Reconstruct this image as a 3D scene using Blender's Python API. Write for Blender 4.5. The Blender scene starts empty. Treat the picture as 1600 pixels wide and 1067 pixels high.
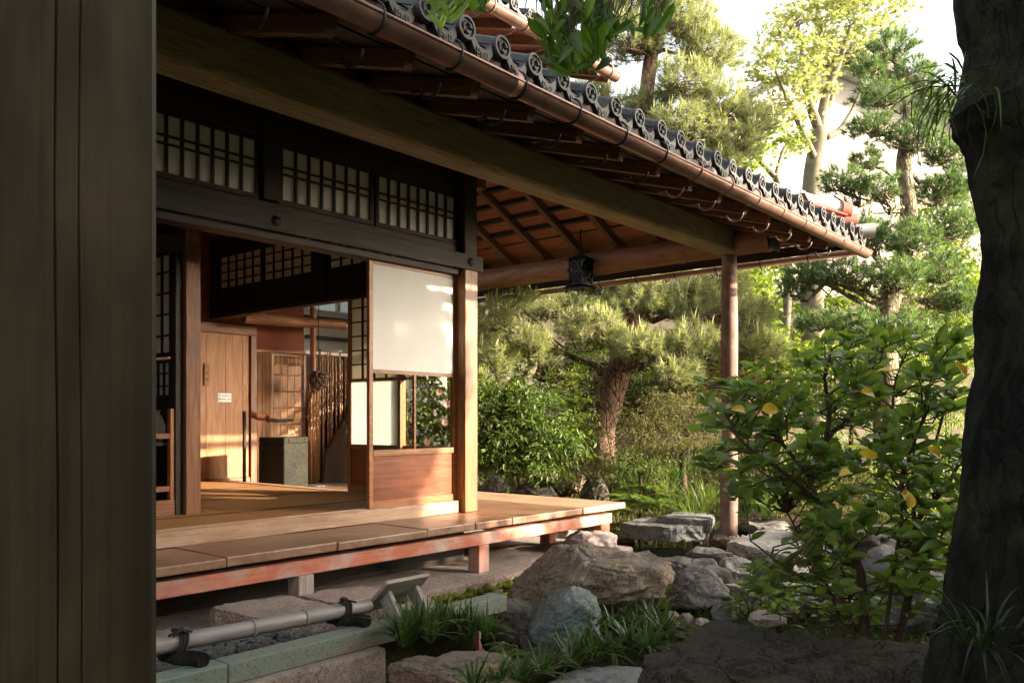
import bpy, bmesh, math, random
import numpy as np
from mathutils import Vector, Matrix, noise as mnoise

R = math.radians
random.seed(7)
rng = np.random.default_rng(7)
scene = bpy.context.scene
COL = scene.collection

# ------------------------------------------------------------------ camera, sky, sun, exposure
EYE = 0.67
YAW = R(40.2)
FW = np.array([math.cos(YAW), math.sin(YAW)])
RT = np.array([math.sin(YAW), -math.cos(YAW)])
FOC, CX, CY = 1312.0, 800.0, 655.0

cam_d = bpy.data.cameras.new('camera')
cam = bpy.data.objects.new('camera', cam_d)
COL.objects.link(cam)
cam.location = (0, 0, EYE)
cam.rotation_euler = (R(90), 0, YAW - R(90))
cam_d.sensor_width = 36
cam_d.lens = FOC / 1600 * 36
cam_d.shift_y = (655 - 533.5) / 1600
cam_d.clip_start = 0.05
cam_d.clip_end = 500
scene.camera = cam

SUN_DIR = Vector((0.47, -0.88, 0.0)).normalized()
SUN_EL = R(16.5)
SUN_VEC = Vector((SUN_DIR.x * math.cos(SUN_EL), SUN_DIR.y * math.cos(SUN_EL), math.sin(SUN_EL)))
world = bpy.data.worlds.new('World')
scene.world = world
world.use_nodes = True
wn = world.node_tree
bg = wn.nodes['Background']
sky = wn.nodes.new('ShaderNodeTexSky')
sky.sky_type = 'NISHITA'
sky.sun_disc = False
sky.sun_elevation = SUN_EL
sky.sun_rotation = math.atan2(SUN_VEC.x, SUN_VEC.y)
sky.altitude = 20
sky.air_density = 1.0
sky.dust_density = 5.0
sky.ozone_density = 0.6
hsv = wn.nodes.new('ShaderNodeHueSaturation')
hsv.inputs['Saturation'].default_value = 0.45
tint = wn.nodes.new('ShaderNodeMix'); tint.data_type = 'RGBA'; tint.blend_type = 'MULTIPLY'
tint.inputs[0].default_value = 1.0; tint.inputs[7].default_value = (1.0, 0.95, 0.87, 1)
wn.links.new(sky.outputs[0], hsv.inputs['Color'])
wn.links.new(hsv.outputs[0], tint.inputs[6])
wn.links.new(tint.outputs[2], bg.inputs[0])
bg.inputs[1].default_value = 0.14
sun_d = bpy.data.lights.new('sun', 'SUN')
sun_d.energy = 3.3
sun_d.angle = R(0.6)
sun_d.color = (1.0, 0.83, 0.62)
sun = bpy.data.objects.new('sun', sun_d)
COL.objects.link(sun)
sun.rotation_euler = SUN_VEC.to_track_quat('Z', 'Y').to_euler()
sun.location = (10, -12, 12)
scene.view_settings.view_transform = 'Standard'
scene.view_settings.look = 'None'
scene.view_settings.exposure = 2.7
scene.view_settings.gamma = 1.0
scene.view_settings.use_curve_mapping = False
scene.render.engine = 'CYCLES'
scene.cycles.max_bounces = 10
scene.cycles.diffuse_bounces = 5
scene.cycles.glossy_bounces = 4
scene.cycles.transmission_bounces = 6
scene.cycles.transparent_max_bounces = 12
scene.cycles.use_denoising = True

# ------------------------------------------------------------------ measuring helpers
def ray(px):
    a = (px - CX) / FOC
    return FW + a * RT
def at_depth(px, py, d):
    r = ray(px) * d
    return Vector((r[0], r[1], EYE + d * (CY - py) / FOC))
def at_z(px, py, z):
    return at_depth(px, py, FOC * (EYE - z) / (py - CY))
def at_y(px, py, Y):
    return at_depth(px, py, Y / ray(px)[1])
def at_x(px, py, X):
    return at_depth(px, py, X / ray(px)[0])
def x_on(px, Y):
    r = ray(px)
    return r[0] / r[1] * Y
def z_on_y(px, py, Y):
    return at_y(px, py, Y).z
def img_depth(p):
    return p[0] * FW[0] + p[1] * FW[1]

# ------------------------------------------------------------------ objects
WM = {}
def link(o, M=None, parent=None, label=None, cat=None, group=None, kind=None):
    M = M.copy() if M is not None else Matrix.Identity(4)
    COL.objects.link(o)
    WM[o.name] = M
    if parent is not None:
        o.parent = parent
        o.matrix_local = WM[parent.name].inverted() @ M
    else:
        o.matrix_world = M
    if label: o['label'] = label
    if cat: o['category'] = cat
    if group: o['group'] = group
    if kind: o['kind'] = kind
    return o
def root(name, loc, label, cat, group=None):
    o = bpy.data.objects.new(name, None)
    o.empty_display_size = 0.1
    return link(o, Matrix.Translation(Vector(loc)), None, label, cat, group)
def dup(o, M, parent=None, label=None, cat=None, group=None):
    c = o.copy()
    for k in ('label', 'category', 'group'):
        if k in c: del c[k]
    return link(c, M, parent, label, cat, group)

def np_mesh(name, V, F, mat=None, smooth=False, rnd=None):
    """V (N,3); F (M,k) int array of equal-size faces, or a list of such arrays"""
    Fs = F if isinstance(F, list) else [F]
    Fs = [np.asarray(f, dtype=np.int32) for f in Fs if len(f)]
    me = bpy.data.meshes.new(name)
    V = np.asarray(V, dtype=np.float32)
    me.vertices.add(len(V))
    me.vertices.foreach_set('co', V.ravel())
    loops = np.concatenate([f.ravel() for f in Fs])
    totals = np.concatenate([np.full(len(f), f.shape[1], dtype=np.int32) for f in Fs])
    starts = np.concatenate([[0], np.cumsum(totals)[:-1]]).astype(np.int32)
    me.loops.add(len(loops))
    me.loops.foreach_set('vertex_index', loops)
    me.polygons.add(len(totals))
    me.polygons.foreach_set('loop_start', starts)
    me.polygons.foreach_set('loop_total', totals)
    me.polygons.foreach_set('use_smooth', np.full(len(totals), bool(smooth)))
    if rnd is not None:
        at = me.attributes.new('rnd', 'FLOAT', 'FACE')
        at.data.foreach_set('value', np.asarray(rnd, dtype=np.float32))
    me.update(calc_edges=True)
    if mat: me.materials.append(mat)
    return me
def obj(name, me, M=None, parent=None, **kw):
    return link(bpy.data.objects.new(name, me), M, parent, **kw)

class MB:
    """collects quads/tris into one mesh"""
    def __init__(s): s.v = []; s.q = []; s.t = []; s.n = 0
    def add(s, V, Q=None, T=None):
        V = np.asarray(V, dtype=float)
        if Q is not None and len(Q): s.q.append(np.asarray(Q) + s.n)
        if T is not None and len(T): s.t.append(np.asarray(T) + s.n)
        s.v.append(V); s.n += len(V)
        return s
    def box(s, c, size, rot=None):
        x, y, z = [k / 2 for k in size]
        V = np.array([[-x,-y,-z],[x,-y,-z],[x,y,-z],[-x,y,-z],[-x,-y,z],[x,-y,z],[x,y,z],[-x,y,z]])
        if rot is not None: V = V @ np.array(rot.to_3x3()).T
        V = V + np.array(c)
        Q = [[0,3,2,1],[4,5,6,7],[0,1,5,4],[1,2,6,5],[2,3,7,6],[3,0,4,7]]
        return s.add(V, Q)
    def box2(s, lo, hi):
        lo = np.array(lo); hi = np.array(hi)
        return s.box((lo + hi) / 2, hi - lo)
    def tube(s, pts, radii, n=8, cap=True):
        V, Q, T = tube_arrays(pts, radii, n, cap)
        return s.add(V, Q, T)
    def lathe(s, prof, n=24, M=None):
        prof = np.array(prof)
        a = np.linspace(0, 2*np.pi, n, endpoint=False)
        V = np.concatenate([np.stack([r*np.cos(a), r*np.sin(a), np.full(n, z)], 1) for r, z in prof])
        if M is not None: V = V @ np.array(M.to_3x3()).T + np.array(M.translation)
        Q = []
        for i in range(len(prof)-1):
            for j in range(n):
                k = (j+1) % n
                Q.append([i*n+j, i*n+k, (i+1)*n+k, (i+1)*n+j])
        return s.add(V, Q)
    def prism(s, poly, z0, z1, M=None):
        n = len(poly)
        V = np.array([[x, y, z0] for x, y in poly] + [[x, y, z1] for x, y in poly])
        if M is not None: V = V @ np.array(M.to_3x3()).T + np.array(M.translation)
        Q = [[i, (i+1) % n, n+(i+1) % n, n+i] for i in range(n)]
        T = [[0, i+1, i] for i in range(1, n-1)] + [[n, n+i, n+i+1] for i in range(1, n-1)]
        return s.add(V, Q, T)
    def mesh(s, name, mat, smooth=False):
        V = np.concatenate(s.v)
        return np_mesh(name, V, [np.concatenate(x) for x in (s.q, s.t) if x], mat, smooth)
    def build(s, name, mat, parent=None, smooth=False, bevel=0, M=None, **kw):
        """origin goes to the bounding-box middle unless M is given"""
        V = np.concatenate(s.v)
        if M is None:
            c = (V.min(0) + V.max(0)) / 2
            M = Matrix.Translation(Vector(c))
            V = V - c
        me = np_mesh(name, V, [np.concatenate(x) for x in (s.q, s.t) if x], mat, smooth)
        o = obj(name, me, M, parent, **kw)
        if bevel: add_bevel(o, bevel)
        return o
def add_bevel(o, w, seg=2):
    b = o.modifiers.new('bevel', 'BEVEL')
    b.width = w; b.segments = seg; b.limit_method = 'ANGLE'; b.angle_limit = R(40)

def tube_arrays(pts, radii, n=8, cap=True):
    P = np.array([list(p) for p in pts], dtype=float)
    m = len(P)
    if np.isscalar(radii): radii = [radii] * m
    T = np.gradient(P, axis=0)
    T /= np.linalg.norm(T, axis=1, keepdims=True) + 1e-12
    u = np.array([0, 0, 1.0]) if abs(T[0][2]) < 0.9 else np.array([1.0, 0, 0])
    u = u - T[0] * (u @ T[0]); u /= np.linalg.norm(u)
    a = np.linspace(0, 2*np.pi, n, endpoint=False)
    V = []
    for i in range(m):
        u = u - T[i] * (u @ T[i]); u /= np.linalg.norm(u) + 1e-12
        w = np.cross(T[i], u)
        V.append(P[i] + radii[i] * (np.cos(a)[:, None] * u + np.sin(a)[:, None] * w))
    V = np.concatenate(V)
    j = np.arange(n); k = (j + 1) % n
    Q = np.concatenate([np.stack([i*n+j, i*n+k, (i+1)*n+k, (i+1)*n+j], 1) for i in range(m-1)])
    Tt = []
    if cap:
        V = np.concatenate([V, P[:1], P[-1:]])
        c0, c1 = m*n, m*n+1
        Tt = np.concatenate([np.stack([np.full(n, c0), k, j], 1), np.stack([np.full(n, c1), (m-1)*n+j, (m-1)*n+k], 1)])
    return V, Q, Tt
def smooth_path(pts, n=16):
    """Catmull-Rom through points"""
    P = np.array([list(p) for p in pts], dtype=float)
    if len(P) < 3: 
        t = np.linspace(0, 1, n)[:, None]
        return P[0] * (1-t) + P[-1] * t
    Pe = np.concatenate([2*P[:1]-P[1:2], P, 2*P[-1:]-P[-2:-1]])
    out = []
    per = max(2, n // (len(P)-1))
    for i in range(len(P)-1):
        p0, p1, p2, p3 = Pe[i:i+4]
        for t in np.linspace(0, 1, per, endpoint=False):
            out.append(0.5*((2*p1)+(-p0+p2)*t+(2*p0-5*p1+4*p2-p3)*t*t+(-p0+3*p1-3*p2+p3)*t**3))
    out.append(P[-1])
    return np.array(out)

def frame_x(p0, p1, up=(0, 0, 1)):
    """matrix whose X axis runs from p0 to p1, origin at the middle"""
    p0 = Vector(p0); p1 = Vector(p1)
    x = (p1 - p0).normalized()
    z = Vector(up); z = z - x * z.dot(x)
    if z.length < 1e-4: z = Vector((0, 1, 0)) - x * x.y
    z.normalize(); y = z.cross(x)
    M = Matrix((x, y, z)).transposed().to_4x4()
    M.translation = (p0 + p1) / 2
    return M, (p1 - p0).length
_boxes = {}
def bar(name, p0, p1, w, h, mat, parent=None, up=(0, 0, 1), bevel=0.004, **kw):
    """box beam: length along local X, w across, h along up"""
    M, L = frame_x(p0, p1, up)
    key = (round(L, 3), round(w, 4), round(h, 4), mat.name)
    me = _boxes.get(key)
    if me is None:
        me = MB().box((0, 0, 0), (L, w, h)).mesh(name, mat)
        _boxes[key] = me
    o = obj(name, me, M, parent, **kw)
    if bevel: add_bevel(o, bevel)
    return o
def slab(name, lo, hi, mat, parent=None, grain='x', bevel=0.003, **kw):
    """axis-aligned box given by corners; its local X is the grain direction"""
    lo = Vector(lo); hi = Vector(hi); c = (lo + hi) / 2; d = hi - lo
    if grain == 'x': return bar(name, (lo.x, c.y, c.z), (hi.x, c.y, c.z), d.y, d.z, mat, parent, bevel=bevel, **kw)
    if grain == 'y': return bar(name, (c.x, lo.y, c.z), (c.x, hi.y, c.z), d.x, d.z, mat, parent, bevel=bevel, **kw)
    return bar(name, (c.x, c.y, lo.z), (c.x, c.y, hi.z), d.x, d.y, mat, parent, up=(0, 1, 0), bevel=bevel, **kw)
def log(name, p0, p1, r0, r1, mat, parent=None, n=20, wob=0.004, segs=14, **kw):
    M, L = frame_x(p0, p1)
    t = np.linspace(0, 1, segs)
    pts = np.stack([(t-0.5)*L, wob*np.sin(t*9+1), wob*np.cos(t*7)], 1)
    rad = r0*(1-t)+r1*t + wob*0.4*np.sin(t*23)
    b = MB().tube(pts, rad, n)
    o = obj(name, b.mesh(name, mat, True), M, parent, **kw)
    e = o.modifiers.new('edges', 'EDGE_SPLIT'); e.split_angle = R(50)
    return o

# ------------------------------------------------------------------ materials
class N:
    def __init__(s, name):
        s.m = bpy.data.materials.new(name); s.m.use_nodes = True
        s.t = s.m.node_tree; s.t.nodes.clear()
        s.out = s.new('ShaderNodeOutputMaterial')
        s.b = s.new('ShaderNodeBsdfPrincipled')
        s.t.links.new(s.b.outputs[0], s.out.inputs[0])
    def new(s, typ, **kw):
        n = s.t.nodes.new(typ)
        for k, v in kw.items(): setattr(n, k, v)
        return n
    def L(s, a, b): s.t.links.new(a, b)
    def put(s, sock, v):
        if isinstance(v, bpy.types.NodeSocket): s.L(v, sock)
        elif isinstance(v, (tuple, list)) and len(v) == 3 and sock.type == 'RGBA': sock.default_value = (*v, 1)
        else: sock.default_value = v
    def obj_co(s, scale=(1, 1, 1), randomise=True):
        tc = s.new('ShaderNodeTexCoord')
        mp = s.new('ShaderNodeMapping')
        mp.inputs['Scale'].default_value = scale
        if randomise:
            oi = s.new('ShaderNodeObjectInfo')
            mu = s.new('ShaderNodeVectorMath', operation='SCALE')
            s.L(oi.outputs['Random'], mu.inputs[0]); mu.inputs['Scale'].default_value = 37.0
            ad = s.new('ShaderNodeVectorMath', operation='ADD')
            s.L(tc.outputs['Object'], ad.inputs[0]); s.L(mu.outputs[0], ad.inputs[1])
            s.L(ad.outputs[0], mp.inputs[0])
        else:
            s.L(tc.outputs['Object'], mp.inputs[0])
        return mp.outputs[0]
    def geo_co(s, scale=(1, 1, 1)):
        g = s.new('ShaderNodeNewGeometry'); mp = s.new('ShaderNodeMapping')
        mp.inputs['Scale'].default_value = scale
        s.L(g.outputs['Position'], mp.inputs[0])
        return mp.outputs[0]
    def noise(s, co, scale, detail=4, rough=0.6, dist=0.0):
        n = s.new('ShaderNodeTexNoise')
        s.L(co, n.inputs['Vector'])
        n.inputs['Scale'].default_value = scale; n.inputs['Detail'].default_value = detail
        n.inputs['Roughness'].default_value = rough; n.inputs['Distortion'].default_value = dist
        return n.outputs['Fac']
    def voro(s, co, scale, feature='F1', out='Distance'):
        n = s.new('ShaderNodeTexVoronoi', feature=feature)
        s.L(co, n.inputs['Vector']); n.inputs['Scale'].default_value = scale
        return n.outputs[out]
    def ramp(s, f, stops, interp='LINEAR'):
        r = s.new('ShaderNodeValToRGB'); r.color_ramp.interpolation = interp
        e = r.color_ramp.elements
        while len(e) < len(stops): e.new(0.5)
        for k, (p, c) in enumerate(stops):
            e[k].position = p
            e[k].color = (c, c, c, 1) if isinstance(c, (int, float)) else (*c, 1)
        s.L(f, r.inputs[0])
        return r.outputs[0]
    def mix(s, f, a, b, mode='MIX'):
        n = s.new('ShaderNodeMix', data_type='RGBA', blend_type=mode)
        s.put(n.inputs[0], f); s.put(n.inputs[6], a); s.put(n.inputs[7], b)
        return n.outputs[2]
    def math(s, op, a, b=0.0):
        n = s.new('ShaderNodeMath', operation=op)
        s.put(n.inputs[0], a); s.put(n.inputs[1], b)
        return n.outputs[0]
    def bump(s, h, strength=0.4, dist=0.01, normal=None):
        n = s.new('ShaderNodeBump')
        n.inputs['Strength'].default_value = strength; n.inputs['Distance'].default_value = dist
        s.L(h, n.inputs['Height'])
        if normal is not None: s.L(normal, n.inputs['Normal'])
        s.L(n.outputs[0], s.b.inputs['Normal'])
        return n.outputs[0]
    def set(s, **kw):
        names = dict(col='Base Color', rough='Roughness', metal='Metallic', spec='Specular IOR Level', ior='IOR', trans='Transmission Weight', coat='Coat Weight', alpha='Alpha', sheen='Sheen Weight')
        for k, v in kw.items(): s.put(s.b.inputs[names[k]], v)
        return s.m

def wood(name, dark, light, rough=0.6, ring=1.0, bump=0.35, stain=None, stain_amt=0.5, spec=0.35, knots=True):
    n = N(name)
    co = n.obj_co((1, 1, 1))
    mp = n.new('ShaderNodeMapping'); mp.inputs['Scale'].default_value = (0.9, 11*ring, 11*ring); n.L(co, mp.inputs[0])
    big = n.noise(mp.outputs[0], 1.1, 3, 0.5, 0.6)
    # growth rings: bands through warped coordinates
    rings = n.math('SINE', n.math('MULTIPLY', big, 42.0))
    rings = n.math('ADD', n.math('MULTIPLY', rings, 0.5), 0.5)
    mp2 = n.new('ShaderNodeMapping'); mp2.inputs['Scale'].default_value = (2.5, 150, 150); n.L(co, mp2.inputs[0])
    fine = n.noise(mp2.outputs[0], 1.0, 4, 0.7)
    f = n.math('ADD', n.math('MULTIPLY', rings, 0.38), n.math('MULTIPLY', fine, 0.62))
    col = n.ramp(f, [(0.22, dark), (0.72, light)])
    tone = n.noise(co, 1.7, 4, 0.6)
    col = n.mix(n.ramp(tone, [(0.3, 0.0), (0.75, 0.55)]), col, tuple(c*0.62 for c in dark))
    oi = n.new('ShaderNodeObjectInfo')
    hs = n.new('ShaderNodeHueSaturation')
    n.L(col, hs.inputs['Color'])
    n.L(n.math('ADD', n.math('MULTIPLY', oi.outputs['Random'], 0.3), 0.85), hs.inputs['Value'])
    col = hs.outputs[0]
    if stain is not None:
        st = n.noise(co, 2.6, 6, 0.65, 0.5)
        col = n.mix(n.math('MULTIPLY', n.ramp(st, [(0.42, 0.0), (0.62, 1.0)]), stain_amt), col, stain)
    n.bump(n.math('ADD', fine, n.math('MULTIPLY', rings, 0.3)), bump, 0.003)
    r = n.ramp(fine, [(0.3, max(0, rough-0.1)), (0.7, min(1, rough+0.12))])
    return n.set(col=col, rough=r, spec=spec)

def plain(name, col, rough=0.7, var=0.15, scale=8, bump=0.2, metal=0.0, spec=0.4, bd=0.004):
    n = N(name)
    co = n.obj_co()
    f = n.noise(co, scale, 6, 0.65)
    c = n.ramp(f, [(0.25, tuple(x*(1-var) for x in col)), (0.75, tuple(min(1, x*(1+var)) for x in col))])
    n.bump(n.noise(co, scale*6, 5, 0.7), bump, bd)
    return n.set(col=c, rough=n.ramp(f, [(0.3, max(0.02, rough-0.08)), (0.7, min(1, rough+0.08))]), metal=metal, spec=spec)

def rock_mat(name, cols, speck=0.5, moss=0.0, crack=0.5, scale=1.0, lichen=0.0, rough=0.85, moss_col=(0.07, 0.085, 0.02)):
    n = N(name)
    co = n.obj_co((scale, scale, scale))
    a = n.noise(co, 2.2, 8, 0.65, 0.4)
    c = n.ramp(a, [(0.28, cols[0]), (0.5, cols[1]), (0.72, cols[2])])
    blot = n.noise(co, 6.5, 6, 0.7, 0.8)
    c = n.mix(n.ramp(blot, [(0.5, 0.0), (0.72, 0.75)]), c, tuple(k*0.45 for k in cols[0]))
    mid = n.noise(co, 26, 6, 0.75, 0.4)
    c = n.mix(n.ramp(mid, [(0.36, 0.7), (0.5, 0.0)]), c, tuple(k*0.4 for k in cols[0]))
    c = n.mix(n.ramp(mid, [(0.54, 0.0), (0.66, 0.6)]), c, tuple(min(1, k*1.35) for k in cols[2]))
    fine = n.noise(co, 85, 3, 0.8)
    c = n.mix(n.math('MULTIPLY', n.ramp(fine, [(0.42, 0.0), (0.62, 1.0)]), speck*0.55), c, tuple(min(1, k*1.9+0.03) for k in cols[2]))
    c = n.mix(n.math('MULTIPLY', n.ramp(fine, [(0.36, 1.0), (0.46, 0.0)]), speck*0.7), c, tuple(k*0.3 for k in cols[0]))
    wco = n.new('ShaderNodeVectorMath', operation='ADD'); n.L(co, wco.inputs[0])
    wn2 = n.new('ShaderNodeTexNoise'); n.L(co, wn2.inputs['Vector']); wn2.inputs['Scale'].default_value = 3.0; wn2.inputs['Detail'].default_value = 5
    sc = n.new('ShaderNodeVectorMath', operation='SCALE'); n.L(wn2.outputs['Color'], sc.inputs[0]); sc.inputs['Scale'].default_value = 0.55
    n.L(sc.outputs[0], wco.inputs[1])
    cr = n.voro(wco.outputs[0], 3.0, 'DISTANCE_TO_EDGE')
    crk = n.ramp(cr, [(0.0, 1.0), (0.022, 0.0)])
    crk = n.math('MULTIPLY', crk, n.ramp(n.noise(co, 1.6, 2, 0.5), [(0.45, 0.0), (0.6, 1.0)]))
    c = n.mix(n.math('MULTIPLY', crk, crack), c, tuple(k*0.2 for k in cols[0]))
    gN = n.new('ShaderNodeNewGeometry'); spN = n.new('ShaderNodeSeparateXYZ'); n.L(gN.outputs['Normal'], spN.inputs[0])
    topf = n.math('MULTIPLY', n.ramp(spN.outputs[2], [(0.35, 0.0), (0.8, 1.0)]), n.ramp(n.noise(co, 4.5, 6, 0.7), [(0.35, 0.15), (0.65, 0.6)]))
    greyc = tuple(sum(cols[2]) / 3 * k for k in (1.02, 1.0, 1.0))
    c = n.mix(topf, c, greyc)
    if lichen:
        lv = n.noise(co, 11, 5, 0.75, 0.3)
        c = n.mix(n.math('MULTIPLY', n.ramp(lv, [(0.58, 0.0), (0.66, 1.0)]), lichen), c, (0.42, 0.44, 0.38))
    if moss:
        g = n.new('ShaderNodeNewGeometry'); sp = n.new('ShaderNodeSeparateXYZ'); n.L(g.outputs['Normal'], sp.inputs[0])
        mm = n.math('MULTIPLY', n.ramp(n.noise(co, 3.5, 7, 0.7), [(0.46, 0.0), (0.6, 1.0)]), n.ramp(sp.outputs[2], [(0.2, 0.25), (0.8, 1.0)]))
        mc = n.mix(fine, tuple(k*0.5 for k in moss_col), moss_col)
        c = n.mix(n.math('MULTIPLY', mm, moss), c, mc)
    h = n.math('ADD', n.math('MULTIPLY', a, 1.2), n.math('ADD', n.math('MULTIPLY', n.noise(co, 22, 8, 0.75), 0.6), n.math('MULTIPLY', fine, 0.22)))
    h = n.math('SUBTRACT', h, n.math('MULTIPLY', crk, 0.5*crack))
    n.bump(h, 1.0, 0.03)
    return n.set(col=c, rough=rough, spec=0.3)

def leaf_mat(name, c0, c1, trans=0.35, rough=0.5, spec=0.4, tcol=None, objrand=False):
    n = N(name)
    if objrand:
        oi = n.new('ShaderNodeObjectInfo'); f = oi.outputs['Random']
    else:
        at = n.new('ShaderNodeAttribute'); at.attribute_name = 'rnd'; f = at.outputs['Fac']
    c = n.ramp(f, [(0.0, c0), (1.0, c1)])
    n.set(col=c, rough=rough, spec=spec)
    tr = n.new('ShaderNodeBsdfTranslucent')
    tc = n.mix(1.0, c, tcol or (1.6, 1.75, 0.7), 'MULTIPLY')
    n.L(tc, tr.inputs[0])
    mx = n.new('ShaderNodeMixShader'); mx.inputs[0].default_value = trans
    n.L(n.b.outputs[0], mx.inputs[1]); n.L(tr.outputs[0], mx.inputs[2])
    n.L(mx.outputs[0], n.out.inputs[0])
    return n.m

def bark_mat(name, dark, light, scale=1.0, rough=0.9, bump=0.9, plates=True, moss=0.0, ridged=False):
    n = N(name)
    co0 = n.obj_co((1, 1, 1), False)
    wt = n.new('ShaderNodeTexNoise'); n.L(co0, wt.inputs['Vector']); wt.inputs['Scale'].default_value = 5.0 * scale; wt.inputs['Detail'].default_value = 6
    sc = n.new('ShaderNodeVectorMath', operation='SCALE'); n.L(wt.outputs['Color'], sc.inputs[0]); sc.inputs['Scale'].default_value = 0.16 / scale
    ad = n.new('ShaderNodeVectorMath', operation='ADD'); n.L(co0, ad.inputs[0]); n.L(sc.outputs[0], ad.inputs[1])
    mp = n.new('ShaderNodeMapping'); mp.inputs['Scale'].default_value = (1, 1, 0.2 if ridged else 0.3); n.L(ad.outputs[0], mp.inputs[0])
    co = mp.outputs[0]
    f = n.noise(co, 11*scale, 9, 0.72, 0.5)
    if ridged:
        r1 = n.noise(co, 8*scale, 3, 0.5, 1.2)
        r1 = n.math('ABSOLUTE', n.math('SUBTRACT', r1, 0.5))
        fis = n.ramp(r1, [(0.0, 0.0), (0.09, 1.0)])
        h = n.math('MULTIPLY', n.math('ADD', n.math('MULTIPLY', fis, 0.6), 0.4), n.math('ADD', f, 0.25))
    elif plates:
        v = n.voro(co, 13*scale, 'DISTANCE_TO_EDGE')
        fis = n.ramp(v, [(0.0, 0.0), (0.12, 1.0)])
        h = n.math('MULTIPLY', n.math('ADD', n.math('MULTIPLY', fis, 0.7), 0.3), n.math('ADD', f, 0.35))
    else:
        h = f
    c = n.ramp(h, [(0.12, tuple(k*0.35 for k in dark)), (0.42, dark), (0.8, light)])
    big = n.noise(co0, 2.2, 5, 0.6)
    c = n.mix(n.ramp(big, [(0.45, 0.0), (0.7, 0.5)]), c, tuple(k*1.15 for k in light))
    if moss:
        m = n.ramp(n.noise(n.obj_co((1, 1, 1), False), 3, 6, 0.7), [(0.48, 0.0), (0.62, 1.0)])
        c = n.mix(n.math('MULTIPLY', m, moss), c, (0.09, 0.11, 0.035))
    n.bump(n.math('ADD', h, n.math('MULTIPLY', n.noise(co0, 70*scale, 4, 0.7), 0.25)), bump, 0.03/scale)
    return n.set(col=c, rough=rough, spec=0.2)

M = {}
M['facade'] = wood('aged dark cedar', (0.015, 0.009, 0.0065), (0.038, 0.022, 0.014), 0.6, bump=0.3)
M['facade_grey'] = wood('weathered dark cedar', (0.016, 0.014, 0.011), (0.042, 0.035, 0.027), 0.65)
M['pillar'] = wood('warm cedar pillar', (0.17, 0.065, 0.02), (0.34, 0.15, 0.05), 0.45, ring=1.4, bump=0.25, spec=0.4)
M['door'] = wood('reddish door cedar', (0.2, 0.07, 0.022), (0.36, 0.145, 0.05), 0.42, bump=0.2, stain=(0.34, 0.13, 0.045), stain_amt=0.4)
M['door_panel'] = wood('red brown door board', (0.11, 0.027, 0.008), (0.23, 0.066, 0.02), 0.4, bump=0.2, stain=(0.3, 0.085, 0.025), stain_amt=0.4)
M['orange_door'] = wood('honey door board', (0.25, 0.1, 0.03), (0.42, 0.19, 0.068), 0.5, ring=0.8, bump=0.15)
M['beam'] = wood('olive weathered beam', (0.2, 0.15, 0.08), (0.4, 0.31, 0.175), 0.75, ring=1.6, bump=0.6)
M['round_beam'] = wood('red brown round beam', (0.15, 0.065, 0.032), (0.27, 0.125, 0.065), 0.6, ring=0.7, bump=0.3)
M['post'] = wood('weathered round post', (0.15, 0.075, 0.052), (0.29, 0.175, 0.135), 0.7, ring=1.2, bump=0.5, stain=(0.33, 0.25, 0.22), stain_amt=0.6)
M['rafter'] = wood('brown rafter', (0.09, 0.045, 0.024), (0.19, 0.095, 0.05), 0.7)
M['rafter_end'] = wood('orange rafter', (0.085, 0.038, 0.019), (0.2, 0.09, 0.045), 0.65)
M['soffit'] = wood('red brown roof board', (0.2, 0.075, 0.035), (0.36, 0.145, 0.07), 0.7, bump=0.25)
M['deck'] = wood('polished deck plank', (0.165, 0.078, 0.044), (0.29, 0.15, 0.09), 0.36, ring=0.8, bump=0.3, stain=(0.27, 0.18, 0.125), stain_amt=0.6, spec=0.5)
M['deck_lit'] = wood('sunlit deck plank', (0.36, 0.25, 0.16), (0.5, 0.38, 0.27), 0.42, ring=0.8, bump=0.3, stain=(0.3, 0.18, 0.1), stain_amt=0.7, spec=0.45)  # sunlight on the far deck end is put into this paler colour
M['sill'] = wood('worn sill', (0.27, 0.15, 0.085), (0.42, 0.26, 0.16), 0.5, stain=(0.42, 0.32, 0.25), stain_amt=0.5)
M['bengara'] = wood('worn red painted timber', (0.33, 0.09, 0.05), (0.46, 0.15, 0.085), 0.6, bump=0.3, stain=(0.4, 0.3, 0.265), stain_amt=0.95)
M['grey_post'] = wood('grey weathered timber', (0.2, 0.16, 0.145), (0.36, 0.31, 0.29), 0.75, stain=(0.22, 0.11, 0.085), stain_amt=0.7)
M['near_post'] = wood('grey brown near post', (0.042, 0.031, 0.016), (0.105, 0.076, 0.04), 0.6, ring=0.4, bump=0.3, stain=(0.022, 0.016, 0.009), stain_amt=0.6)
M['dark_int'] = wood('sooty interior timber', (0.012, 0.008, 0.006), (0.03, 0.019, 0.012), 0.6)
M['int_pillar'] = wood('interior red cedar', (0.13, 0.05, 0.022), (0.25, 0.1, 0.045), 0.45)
M['stand'] = wood('grey stand board', (0.2, 0.17, 0.145), (0.36, 0.32, 0.28), 0.65)

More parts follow.
